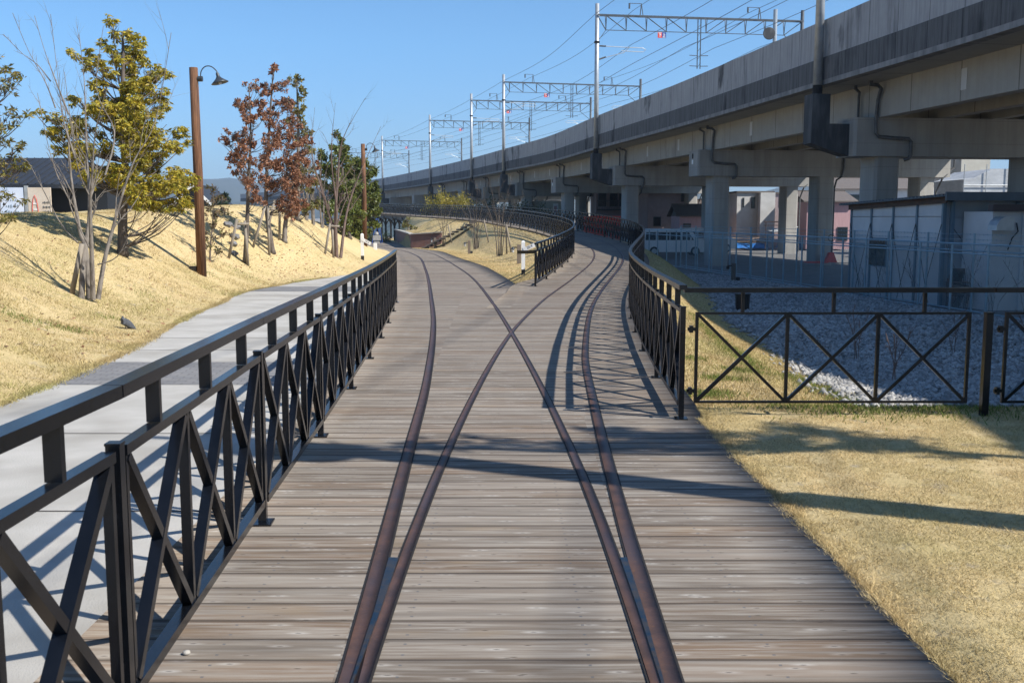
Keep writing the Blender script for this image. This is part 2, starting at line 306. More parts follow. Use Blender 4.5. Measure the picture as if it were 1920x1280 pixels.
def formwork(m):
    T=NT(m); b=T.n['Principled BSDF']; src=b.inputs['Base Color'].links[0].from_socket; p=T('SeparateXYZ',i0=T('NewGeometry').outputs['Position'])
    ln=T.math('LESS_THAN',T.math('FRACT',T.math('DIVIDE',p.outputs[2],.92)),.016); v=T.ramp(T.noise(T('CombineXYZ',i0=T.math('MULTIPLY',p.outputs[0],3.),i1=T.math('MULTIPLY',p.outputs[1],3.),i2=T.math('MULTIPLY',p.outputs[2],.12)),1.,5,.7),.45,.72)
    c=T.mix(T.math('MULTIPLY',v,.45),src,(.19,.18,.165)); T.put(b.inputs['Base Color'],T.mix(T.math('MULTIPLY',ln,.5),c,(.14,.135,.13)))
formwork(M['pier'])
M['plate']=mat('pale_patch',(.52,.52,.52),rough=.7)
M['pipe']=mat('drain_pipe_grey',(.11,.115,.12),(.07,.072,.075),sc=6,rough=.5)
M['galv']=mat('galvanised_steel',(.42,.45,.47),(.34,.36,.38),sc=4,rough=.45,metal=.45)
M['galvd']=mat('shaded_galvanised_steel',(.085,.10,.115),(.06,.07,.08),sc=6,rough=.5,metal=.4)  # darker copy of the galvanised steel, backlit gantry shade put into its colour
M['wire']=mat('dark_overhead_wire',(.045,.05,.055),rough=.6)
M['red']=mat('red_enamel',(.62,.05,.035),rough=.45)
M['blue']=mat('blue_enamel',(.02,.06,.26),rough=.45)
M['meshfence']=chainlink()
M['bluegalv']=mat('blue_grey_fence_tube',(.27,.37,.43),(.21,.30,.35),sc=4,rough=.45,metal=.3)
M['pole']=mat('brown_timber_pole',(.085,.036,.016),(.21,.098,.045),sc=9,rough=.85,bump=.7,bsc=16,st=(3.2,3.2,.22),c3=(.045,.02,.011),sc3=3.)
M['post']=mat('grey_brown_timber',(.13,.10,.078),(.20,.16,.125),sc=8,rough=.85,st=(2,2,.3),bump=.3)
M['stake']=mat('weathered_round_timber',(.27,.235,.19),(.17,.145,.115),sc=7,rough=.9,st=(2,2,.35),bump=.3)
M['lamp']=mat('slate_grey_lamp_metal',(.035,.042,.05),(.05,.058,.066),sc=9,rough=.45,metal=.2)
M['barkg']=mat('grey_bark',(.21,.185,.16),(.11,.095,.082),sc=9,rough=.9,st=(1.5,1.5,.6),bump=.5,bsc=30,lo=.45,hi=.6)
M['barkd']=mat('dark_bark',(.085,.068,.055),(.14,.115,.095),sc=9,rough=.9,st=(1.5,1.5,.5),bump=.5,bsc=30)
M['barkr']=mat('reddish_twig_bark',(.17,.115,.095),(.11,.08,.068),sc=9,rough=.9)
M['leafy']=mat('yellow_green_leaves',(.40,.35,.035),(.22,.225,.03),sc=1.3,rough=.5,island=.5,trans=.35,ic=(.46,.34,.035))
M['leafg']=mat('green_leaves',(.14,.175,.032),(.075,.11,.024),sc=1.,rough=.45,island=.5,trans=.3,ic=(.15,.16,.03))
M['leafo']=mat('olive_leaves',(.20,.19,.04),(.13,.14,.035),sc=1.,rough=.5,island=.5,trans=.3,ic=(.23,.175,.05))
M['leafr']=mat('withered_oak_leaves',(.29,.125,.062),(.19,.08,.045),sc=1.,rough=.7,island=.5,trans=.3,ic=(.36,.185,.105))
M['leafb']=mat('dull_brown_leaves',(.17,.10,.05),(.12,.08,.035),sc=1.,rough=.7,island=.5,trans=.3,ic=(.14,.13,.04))
M['leafc']=mat('blue_green_needles',(.045,.075,.04),(.03,.055,.035),sc=1.,rough=.6,island=.5,trans=.2)
M['bamboo']=mat('golden_bamboo_leaves',(.36,.30,.035),(.25,.24,.03),sc=1.,rough=.5,island=.4,trans=.4,ic=(.42,.34,.05))
M['leafdk']=mat('dark_shrub_leaves',(.05,.075,.02),(.035,.055,.018),sc=1.,rough=.5,island=.5,trans=.25)
M['brick']=brickmat('red_brown_brick',(.20,.075,.055),(.115,.05,.042),(.22,.19,.17),1.,.22,.075,.008)
M['coping']=mat('pale_stone_coping',(.42,.40,.36),(.33,.31,.28),sc=4,rough=.9,bump=.3)
M['rock']=mat('grey_rock',(.20,.20,.205),(.13,.13,.135),sc=4,rough=.9,bump=.6,bsc=9)
M['step']=mat('dark_timber_step',(.09,.08,.07),(.15,.13,.11),sc=6,rough=.9)
M['trestle']=mat('black_trestle_steel',(.014,.014,.016),rough=.5)
M['roofm']=mat('charcoal_metal_roof',(.035,.04,.048),(.028,.032,.04),sc=2,rough=.55,metal=.2)
M['navy']=mat('navy_siding',(.008,.012,.02),(.012,.017,.026),sc=6,rough=.6,st=(1,1,8))
M['win']=winmat()
M['wallpanel']=mat('white_sandwich_panel',(.56,.57,.58),(.50,.51,.52),sc=1.5,rough=.55)
M['wallgrey']=mat('grey_sandwich_panel',(.34,.355,.37),(.29,.305,.32),sc=1.5,rough=.55)
M['framebl']=mat('blue_grey_frame',(.13,.19,.235),rough=.5)
M['tin']=mat('dark_metal_fascia',(.085,.115,.14),(.065,.09,.11),sc=3,rough=.5)
M['cream']=mat('cream_render',(.56,.53,.45),(.47,.44,.37),sc=1.2,rough=.85)
M['mauve']=mat('mauve_siding',(.33,.265,.27),(.28,.225,.23),sc=2,rough=.8)
M['pink']=mat('faded_pink_sheeting',(.52,.33,.34),(.42,.26,.27),sc=3,rough=.8,st=(6,6,.4))
M['whitewall']=mat('off_white_wall',(.62,.62,.61),(.52,.52,.51),sc=1.5,rough=.8)
M['tile']=mat('brown_grey_roof_tiles',(.15,.125,.11),(.09,.08,.075),sc=6,rough=.8,st=(4,.6,1))
M['rust']=mat('rusty_sheet',(.11,.065,.045),(.07,.05,.04),sc=4,rough=.8)
M['sheet']=mat('scaffold_sheeting',(.50,.52,.54),(.38,.40,.42),sc=1.2,rough=.6,bump=.8,bsc=2.,st=(1,1,2.5))
M['vanw']=mat('white_van_paint',(.62,.64,.66),rough=.3)
M['rubber']=mat('tyre_rubber',(.015,.015,.015),rough=.8)
M['hill']=mat('wooded_hillside',(.022,.032,.022),(.04,.045,.03),sc=.012,rough=1,detail=8)
M['tarp']=mat('blue_tarpaulin',(.03,.19,.55),(.02,.13,.42),sc=3,rough=.45)
M['board']=mat('stacked_timber',(.42,.29,.17),(.30,.20,.12),sc=5,rough=.8)
M['blackplastic']=mat('black_plastic',(.012,.012,.013),rough=.5)
M['brownsteel']=mat('brown_steel_beam',(.055,.04,.042),rough=.6)
M['pigeon']=mat('pigeon_grey',(.075,.085,.10),(.05,.055,.07),sc=30,rough=.7)
M['signsky']=mat('pale_blue_print',(.50,.60,.78),(.70,.74,.82),sc=1.1,rough=.5)
M['signbeige']=mat('beige_print',(.55,.47,.38),(.60,.54,.47),sc=1.3,rough=.5)
# ---------------------------------------------------------------- ground
FX=curve([(5,16),(27.4,13.3),(44.5,11.26),(55,9.7),(70,7.6),(90,5.2)])   # line of the chain link fence
def axis(segs): return np.unique(np.concatenate([np.arange(a,b,s) for a,b,s in segs]).round(3))
gx=np.concatenate([[-4000,-1500,-600,-250,-120],axis([(-70,-18,2),(-18,16,.22),(16,70,2.5)]),[75,120,250,600,1500,4000]])
gy=np.concatenate([[-800,-200,-60,-20,-10],axis([(-6,34,.22),(34,116,.5),(116,180,4)]),[185,260,500,1200,2500,6000]])
GX,GY=np.meshgrid(gx,gy); GZ=terrain(np.clip(GX,-70,70),np.clip(GY,-6,175))
GZ=np.where((np.abs(GX)>70)|(GY>175)|(GY<-6),-1.16,GZ)
V=np.stack([GX,GY,GZ],2).reshape(-1,3); nx=len(gx); idx=np.arange(len(V)).reshape(len(gy),nx)
F=np.stack([idx[:-1,:-1],idx[:-1,1:],idx[1:,1:],idx[1:,:-1]],2).reshape(-1,4)
cx=V[F,0].mean(1); cy=V[F,1].mean(1); xo=np.where(cy<8.83,1.64,OUT(np.maximum(cy,8.83))+.22)
town=(cx<-70)|(cx>70)|(cy>130)|(cy<-8)
park=~town&(cx>FX(np.clip(cy,5,90)))&(cy>9.5)&(cx>0)&(cx>xo+2)
grav=~town&~park&(cx>xo+GB(np.clip(cy,9,60)))&(cy>9.75)&(cy<60)
lawn=~(town|park|grav)
for nm,mk,mt in(('lawn',lawn,'lawn'),('gravel_bed',grav,'gravelbed'),('parking_lot',park,'asphalt'),('ground',town,'earth')):
    f=F[mk]; u,inv=np.unique(f,return_inverse=True); tag(link_mesh(nm,V[u],inv.reshape(-1,4),M[mt],smooth=True),kind='structure')
# ---------------------------------------------------------------- boardwalk, path, rails
DL=curve([(-4,-1.75),(3.8,-1.77),(5.8,-1.8),(8,-1.84),(10.5,-1.95),(15.6,-2.28),(20.9,-2.7),(24,-2.97),(30,-3.65),(40,-4.9),(48,-5.85),(59,-6.95),(72,-8.85),(86,-12.),(100,-16.),(125,-24.),(150,-34)])
RLE=curve([(21,-.55),(25,-.2),(28.9,.2),(30.3,.64),(32.5,1.15),(35,1.52),(38,1.92),(43,2.4),(47,2.55),(52,2.42),(58,1.85),(62,1.27),(66,.5),(70,-.46),(81,-2.5),(91,-5.1),(103,-8.8),(124,-15.9),(150,-25.2)])
def zr(Y): return np.maximum(np.where(np.asarray(Y)<21,plane(Y),ZR(Y)),plane(Y))
def xyz(x,y,z): return np.stack([x,y,z],1)
ys=np.concatenate([np.arange(-4,29,.4),[28.95]]); rr=np.where(ys<8.83,1.64,OUT(np.maximum(ys,8.83))+.22); rr=np.where(ys<3.5,1.63,rr)
rows_strip('boardwalk',xyz(DL(ys),ys,plane(ys)),xyz(rr,ys,plane(ys)),M['deck'],8,kind='structure',thick=.16)
ys=np.arange(28.95,140,.6); rows_strip('boardwalk',xyz(DL(ys),ys,plane(ys)),xyz(XL(ys),ys,plane(ys)),M['deck'],6,kind='structure',thick=.1)
ys=np.arange(21,150,.25); rows_strip('raised_boardwalk',xyz(RLE(ys),ys,zr(ys)),xyz(OUT(ys)+.2,ys,zr(ys)),M['deck2'],6,kind='structure',zoff=.004,thick=.28)
ys=np.arange(-4,47,.5); rows_strip('concrete_path',xyz(XE(ys),ys,plane(ys)),xyz(DL(ys)+.12,ys,plane(ys)),M['path'],6,kind='structure',zoff=-.006)
for a,b in((10.81,12.64),(26.7,28.86)):
    ys=np.linspace(a,b,6); rows_strip('block_paving_band',xyz(XE(ys)+.01,ys,plane(ys)),xyz(DL(ys),ys,plane(ys)),M['paver'],4,kind='structure',zoff=-.002)
jb=MB()
for y in(3.1,5.91,8.21,13.9,15.43,18.8,21.9,25.,31.,34.2):
    x0,x1=float(XE(y))+.02,float(DL(y)); z=float(plane(y))-.003; jb.add([(x0,y-.009,z),(x1,y-.009,z),(x1,y+.009,z),(x0,y+.009,z)],[(0,1,2,3)])
tag(jb.build('path_joint_lines',M['joint']),kind='structure')
L1=[(-.57,-3),(-.572,1),(-.585,2.8),(-.602,3.6),(-.632,4.3),(-.672,5.22),(-.729,6.52),(-.788,7.92),(-.876,10.05),(-1.02,12.64),(-1.31,17),(-1.95,24.63),(-3.42,40.52),(-5.47,59.14),(-7.7,72.4),(-10.8,85),(-14.8,99),(-21,118)]
L2=[(.54,-3),(.54,2),(.534,3.6),(.516,5.11),(.503,5.8),(.471,6.89),(.402,8.63),(.29,10.96),(-.01,16.22),(-.49,23.46),(-1.42,34.93),(-2.39,43.84),(-3.52,53.27),(-5.3,66.2),(-7.5,77),(-9.7,86),(-13.6,99.5),(-19.8,118.5)]
R2=[(.575,-3),(.577,2),(.59,3.6),(.604,4.26),(.626,5.22),(.664,6.52),(.717,8.04),(.79,9.86)]+[(float(OUT(y))-.78,y) for y in(12.6,15,17,20,23,26,30,34,38,42,46,50,54,58,62,70,80,92,104,125,148)]
R1=[(-.555,-3),(-.555,2),(-.553,3.6),(-.549,4.26),(-.539,5.22),(-.512,6.52),(-.463,8.04),(-.358,10.49),(-.15,14.12),(.02,16.47),(.33,19.75),(.89,24.63)]+[(float(OUT(y))-.78-1.13,y) for y in(30,34,38,42,46,50,54,58,62,70,80,92,104,125,148)]
def rail(pts,w,zf,label,ymax):
    c=curve([(y,x) for x,y in pts]); ys=np.concatenate([np.arange(-2.5,30,.25),np.arange(30,ymax,.6)]); x=c(ys); dx=np.gradient(x,ys); nx=1/np.sqrt(1+dx*dx); ny=-dx*nx; z=zf(ys)
    t=thing('rail',label,'rail',(float(c(4.)),4.,float(plane(4.))),'rails set into the boardwalk')
    def st(nm,hw,zo,m,th):
        o=rows_strip(nm,xyz(x-nx*hw,ys-ny*hw,z),xyz(x+nx*hw,ys+ny*hw,z),m,1,zoff=zo,thick=th); o.parent=t; o.location=-BASE[t.name]; BASE[o.name]=BASE[t.name]
    st('rail_head',w/2,.0085,M['rail'],.006); st('groove',w/2+.010,.0055,M['groove'],0)
rail(L1,.074,plane,'rusty rail forming the outermost left line, bending away to the left path',117)
rail(L2,.052,plane,'rusty rail starting beside the right outer rail and crossing to the left path',117)
rail(R1,.052,zr,'rusty rail starting beside the left outer rail and crossing to the raised curve',147)
rail(R2,.074,zr,'rusty rail forming the outermost right line, following the raised curve',147)
for sx,lab in((-1,'blue-grey steel wedge plate between the two left rails, foreground'),(1,'blue-grey steel wedge plate between the two right rails, foreground')):
    z=float(plane(4.3))+.011
    if sx<0: P=[(-.588,3.3),(-.60,4.3),(-.622,5.0),(-.572,5.0),(-.572,4.3),(-.585,3.3)]
    else: P=[(.56,3.3),(.563,4.3),(.56,5.15),(.592,5.15),(.568,4.3),(.563,3.3)]
    if sx>0: P=[(.545,3.3),(.55,4.3),(.545,5.0),(.58,5.0),(.575,4.3),(.552,3.3)]
    b=MB(); b.prism([(x,y,float(plane(y))+.006) for x,y in P][::-1],(0,0,.009)); tag(b.build('wedge_plate',M['steelblue']),lab,'steel plate','switch wedge plates')
# ---------------------------------------------------------------- loose grass and stones
def blades(name,P,h,wd,m,lean=.8,kind='stuff'):
    n=len(P); a=RNG.uniform(0,2*np.pi,n); hh=h*RNG.uniform(.5,1.25,n); ln=hh*lean*RNG.uniform(.2,1.3,n); la=RNG.uniform(0,2*np.pi,n)
    d=np.stack([np.cos(a)*wd,np.sin(a)*wd,np.zeros(n)],1); tip=P+np.stack([np.cos(la)*ln,np.sin(la)*ln,hh],1)
    V=np.stack([P-d,P+d,tip],1).reshape(-1,3); F=np.arange(3*n).reshape(n,3)
    return tag(link_mesh(name,V,F,m),kind=kind)
def vn(x,y,s,seed=0):
    x=x*s+seed*17.3;y=y*s+seed*5.1; i=np.floor(x);j=np.floor(y);fx=x-i;fy=y-j; fx=fx*fx*(3-2*fx);fy=fy*fy*(3-2*fy)
    h=lambda a,b:(np.sin(a*127.1+b*311.7+seed)*43758.5453)%1
    return (h(i,j)*(1-fx)+h(i+1,j)*fx)*(1-fy)+(h(i,j+1)*(1-fx)+h(i+1,j+1)*fx)*fy
def onground(X,Y,dz=-.004): return np.stack([X,Y,terrain(X,Y)+dz],1)
Y=RNG.uniform(3.3,9.9,260000); X=RNG.uniform(1.62,5.6,260000); k=(X>np.where(Y<8.83,1.645,OUT(np.maximum(Y,8.83))+.23))&(X<.56*Y+.4); k&=RNG.random(len(X))<np.clip(6.5/Y,.35,1)*np.clip((vn(X,Y,5.)*.6+vn(X,Y,11.,2)*.4-.26)*5,.08,1)
blades('dry_grass',onground(X[k],Y[k]),.02,.0023,M['blade2'],1.5)
Y=RNG.uniform(9.6,48,240000); X=OUT(Y)+.22+RNG.random(len(Y))*2.9; k=RNG.random(len(Y))<np.clip(10/Y,.05,1); k&=(X-OUT(Y)-.22<GB(Y)+.05+.2*RNG.standard_normal(len(Y)))
blades('dry_grass',onground(X[k],Y[k]),.04,.005,M['blade'],1.1)
D=RNG.uniform(0,1,560000)**.9*6; Y=RNG.uniform(8,46,560000); X=XE(Y)-D; k=(RNG.random(len(Y))<np.clip((12/Y)**1.3,.05,1)*np.clip((vn(X,Y,2.2)*.6+vn(X,Y,5.,2)*.4-.25)*5,.15,1))&(X>-.56*Y-1)
Xl,Yl=X[k],Y[k]; blades('dry_grass',onground(Xl,Yl),.033,.0042,M['blade'],1.2)
Y=RNG.uniform(28.9,96,110000); X=XL(Y)+RNG.random(len(Y))**1.3*(IN(Y)-.25-XL(Y)); blades('dry_grass',onground(X,Y),.03,.012,M['blade2'],1.8)
# longer straw: tufts on the lawns, straw spilling over the deck and path edges
n=9000; Y=RNG.uniform(3.3,9.4,n); X=1.66+RNG.random(n)*3.6; k=(vn(X,Y,3.2,7)>.62)&(X<.56*Y+.4)&(X>np.where(Y<8.83,1.66,OUT(np.maximum(Y,8.83))+.24)); blades('dry_grass',onground(X[k],Y[k]),.042,.0022,M['blade2'],1.6)
Y=RNG.uniform(3.2,9.4,14000)**1.; X=np.where(Y<8.83,1.63,OUT(np.maximum(Y,8.83))+.22)+.022+.016*RNG.standard_normal(len(Y))*(.4+1.6*vn(Y,Y*0,2.5)); blades('dry_grass',np.stack([X,Y,plane(Y)-.012],1),.03,.002,M['blade2'],1.3)
Y=RNG.uniform(7.5,34,26000); X=XE(Y)+.045*RNG.standard_normal(len(Y))*(.3+1.4*vn(Y,Y*0,1.3)); blades('dry_grass',np.stack([X,Y,plane(Y)-.012],1),.04,.005,M['blade'],1.6)
D=RNG.random(30000)**1.2*5.5; Y=RNG.uniform(9,30,30000); X=XE(Y)-D; k=(vn(X,Y,1.6,4)>.6)&(X>-.56*Y-1); blades('dry_grass',onground(X[k],Y[k]),.07,.006,M['blade'],1.2)
# green weeds: a strip along the drain edge, tufts on the slopes
def weedpts(n):
    Y=RNG.uniform(9.7,24,n); X=OUT(Y)+.22+1.25+.35*(Y<13)+.12*RNG.standard_normal(n); return X,Y
X,Y=weedpts(9000); k=RNG.random(len(X))<np.clip(.9-(Y-10)*.05,.1,1); a=[(X[k],Y[k])]
for cx_,cy_,r,n in((2.0,10.4,.28,900),(2.4,11.6,.25,500),(2.3,13.4,.3,500),(2.9,12.6,.3,500),(4.0,9.35,.5,900),(3.2,9.3,.6,900),(4.9,9.2,.7,700),(2.6,9.6,.5,500),(-6.6,15.2,.35,350),(-7.1,14.6,.4,300),(-8.3,27.3,.5,300),(-8.0,30.2,.6,300),(-6.9,17.4,.3,150),(-7.5,21,.5,150)):
    a.append((cx_+r*.6*RNG.standard_normal(n),cy_+r*.5*RNG.standard_normal(n)))
X=np.concatenate([q[0] for q in a]);Y=np.concatenate([q[1] for q in a]); blades('green_weeds',onground(X,Y),.05,.006,M['weed'],.9)
# crushed stone
n=52000; Y=9.6+RNG.random(n)**1.5*42; fx=FX(Y); x0=OUT(Y)+.22+GB(Y)+.18*RNG.standard_normal(n); X=x0+RNG.random(n)*(np.minimum(fx-.1,.56*Y+1.5)-x0); X=np.where((Y<10.5)&(X<3.3),3.4+RNG.random(n)*2,X)
S=RNG.uniform(.028,.062,n)*np.where(Y>22,1.5,1.); P=onground(X,Y,0); P[:,2]+=S*.25
oct_=np.array([(1,0,0),(-1,0,0),(0,1,0),(0,-1,0),(0,0,.7),(0,0,-.7)],float); of=np.array([(0,2,4),(2,1,4),(1,3,4),(3,0,4),(2,0,5),(1,2,5),(3,1,5),(0,3,5)])
q=oct_[None]*RNG.uniform(.6,1.3,(n,6,1))+RNG.uniform(-.25,.25,(n,6,3)); a=RNG.uniform(0,2*np.pi,n); c_,s_=np.cos(a),np.sin(a)
q=np.stack([q[:,:,0]*c_[:,None]-q[:,:,1]*s_[:,None],q[:,:,0]*s_[:,None]+q[:,:,1]*c_[:,None],q[:,:,2]+.35*q[:,:,0]*RNG.standard_normal((n,1))],2)
tag(link_mesh('crushed_stone',(P[:,None]+q*S[:,None,None]).reshape(-1,3),(of[None]+6*np.arange(n)[:,None,None]).reshape(-1,3),M['stone']),kind='stuff')

# fallen oak leaves on the slope, and one pebble on the planks
n=1500; X=np.concatenate([-8.3+1.6*RNG.standard_normal(n//2),RNG.uniform(-12,-5.5,n//2)]); Y=np.concatenate([34+2.6*RNG.standard_normal(n//2),RNG.uniform(10,44,n//2)]); k=X<XE(Y)-.1; X,Y=X[k],Y[k]; P=onground(X,Y,.02); n=len(P); a=RNG.uniform(0,6.28,n); D=np.stack([np.cos(a),np.sin(a),RNG.normal(0,.25,n)],1); S=np.stack([-np.sin(a),np.cos(a),RNG.normal(0,.25,n)],1); L=RNG.uniform(.03,.055,(n,1))
tag(link_mesh('fallen_leaves',np.stack([P-D*L,P+S*L*.5,P+D*L,P-S*L*.5],1).reshape(-1,3),np.arange(4*n).reshape(n,4),M['leafr']),kind='stuff')
b=MB(); b.lathe([(0,-.006),(.012,-.004),(.016,.002),(.012,.009),(0,.012)],(-1.28,3.85,-.03),9); tag(b.build('pebble',M['coping'],smooth=True),'small pale pebble lying on the planks near the left fence foot','pebble')
# ---------------------------------------------------------------- railway viaduct
VC=curve([(-40,10.),(-5,14.7),(4,16.),(8,16.5),(13,17.1),(20,17.4),(29,16.85),(42.7,15.12),(62.5,12.4),(81.5,9.3),(105,5.65),(121,1.75),(139.5,-2.7),(168,-10.5),(211,-23.6),(250,-38.2),(300,-60.5),(360,-92)])
def vfr(y):
    dx=float(VC(y+.5)-VC(y-.5)); d=Vector((dx,1,0)).normalized(); return Vector((float(VC(y)),y,0)),d,Vector((d.y,-d.x,0))
def vp(y,off,z): p,d,n=vfr(y); q=p+n*off; return (q.x,q.y,z)
VY=np.concatenate([np.arange(-36,120,4.),np.arange(120,361,6.)])
def sweep(name,poly,m,parent,smooth=False,ys=VY):
    k=len(poly); V=[];U=[]; s=0;pv=None
    per=np.concatenate([[0],np.cumsum([math.dist(poly[i],poly[(i+1)%k]) for i in range(k)])])
    vz=[p[1] for p in poly]
    for y in ys:
        c=vp(y,0,0); s+=math.dist(c,pv) if pv else 0; pv=c
        for j,(o,z) in enumerate(poly): V.append(vp(y,o,z)); U.append((s,z))
    F=[(i*k+j,(i+1)*k+j,(i+1)*k+(j+1)%k,i*k+(j+1)%k) for i in range(len(ys)-1) for j in range(k)]
    F+=[tuple(range(k)),tuple(range((len(ys)-1)*k,len(ys)*k))[::-1]]
    return link_mesh(name,V,F,m,parent,uv=U)
def rect(o0,o1,z0,z1): return [(o0,z0),(o0,z1),(o1,z1),(o1,z0)]
via=thing('railway_viaduct','long grey concrete railway viaduct on twin columns curving from upper right to the distance','viaduct',vp(42.7,0,-1.15))
sweep('parapet',rect(-2.52,-2.24,8.06,9.55),M['parapet'],via); sweep('parapet',rect(16.2,16.45,7.2,9.55),M['parapet'],via)
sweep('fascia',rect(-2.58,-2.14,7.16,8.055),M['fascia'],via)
sweep('drip_edge',rect(-2.592,-2.14,6.965,7.155),M['drip'],via)
sweep('deck_slab',[(-2.135,6.99),(-2.135,7.3),(16.19,7.3),(16.19,6.99)],M['girder'],via)
for o in(-.6,2.0,4.3,6.4,8.6,10.8,13.2): sweep('girder',rect(o,o+.5,5.62,7.02),M['girder'],via)
BENTS=[-17.3,2.7,22.7,42.7,62.5,81.5,105,121,139.5,153,168,189,211,231,250,275,300]
POLES=[42.7,81.5,121,139.5,168,211,250,290]
def rot(y): p,d,n=vfr(y); return math.atan2(n.y,n.x)
for y in BENTS:
    p,d,n=vfr(y); rz=rot(y)
    C=lambda o,a,z: p+n*o+d*a+Vector((0,0,z))
    pier=None
    # cross beam with chamfered left end
    b=MB(); a=.88
    poly=[(-1.55,-a+.1),(-1.45,-a),(14.6,-a),(14.6,a),(-1.45,a),(-1.55,a-.1)]
    b.prism([C(o,q,4.1) for o,q in poly],(0,0,1.52)); pier=b.build('pier',M['pier'],via)
    for o in(0,6.64,13.2):
        b=MB(); hw,hd,ch=.53,.7,.1
        pl_=[(-hw+ch,-hd),(hw-ch,-hd),(hw,-hd+ch),(hw,hd-ch),(hw-ch,hd),(-hw+ch,hd),(-hw,hd-ch),(-hw,-hd+ch)]
        b.prism([C(o+x,q,-1.3) for x,q in pl_],(0,0,5.42)); b.build('column',M['pier'],pier)
    if -20<y<170:
        b=MB(); b.box(C(-1.56,.1,5.3),(.02,.2,.28),rz); b.build('bearing_hole',M['groove'],pier)
        b=MB(); b.box(C(-1.56,.1,4.95),(.02,.22,.26),rz); b.build('number_plate',M['whitepaint'],pier)
        # drain pipes: down the girder, across the beam, down the column
        f=-a-.09
        b=MB(); b.tube([C(-1.15,.1,6.86),C(-.95,.3,6.82),C(-.75,.5,6.76),C(-.72,.6,6.6),C(-.72,.6,5.63)],.055); 
        b.box(C(-1.1,.15,6.92),(.12,.12,.12)); b.build('drain_pipe',M['pipe'],via)
        b=MB(); b.tube([C(-1.25,f-.4,6.85),C(-.9,f-.4,6.82),C(-.74,f-.35,6.7),C(-.72,f-.1,6.3),C(-.72,f,5.5),C(-.7,f,5.0),C(-.58,f,4.86),C(.1,f,4.8),C(.7,f,4.78),C(.82,f,4.66),C(.82,f,4.15),C(.76,f+.05,4.0),C(.6,f+.14,3.95)],.075,10)
        b.box(C(-1.2,f-.4,6.92),(.14,.14,.12)); b.build('drain_pipe',M['pipe'],via)
        b=MB(); b.tube([C(7.6,f,5.4),C(7.6,f,4.6),C(7.5,f+.05,4.1),C(7.35,-.55,3.9),C(7.3,-.4,3.4),C(7.3,-.4,-1.1)],.06); b.build('drain_pipe',M['pipe'],via)
        b=MB(); b.tube([C(14.9,f+.2,5.6),C(14.9,f+.2,4.7),C(14.1,f+.1,4.0),C(14.0,-.4,3.2),C(14.0,-.4,-1.1)],.06); b.build('drain_pipe',M['pipe'],via)
for y0,y1 in zip(BENTS[1:9],BENTS[2:10]):
    for f in(.3,.66):
        y=y0+(y1-y0)*f; p,d,n=vfr(y); c=p+n*(-.606)+Vector((0,0,6.35)); b=MB(); b.box(c,(.02,.34,.72),rot(y)); b.build('inspection_plate',M['plate'],via)
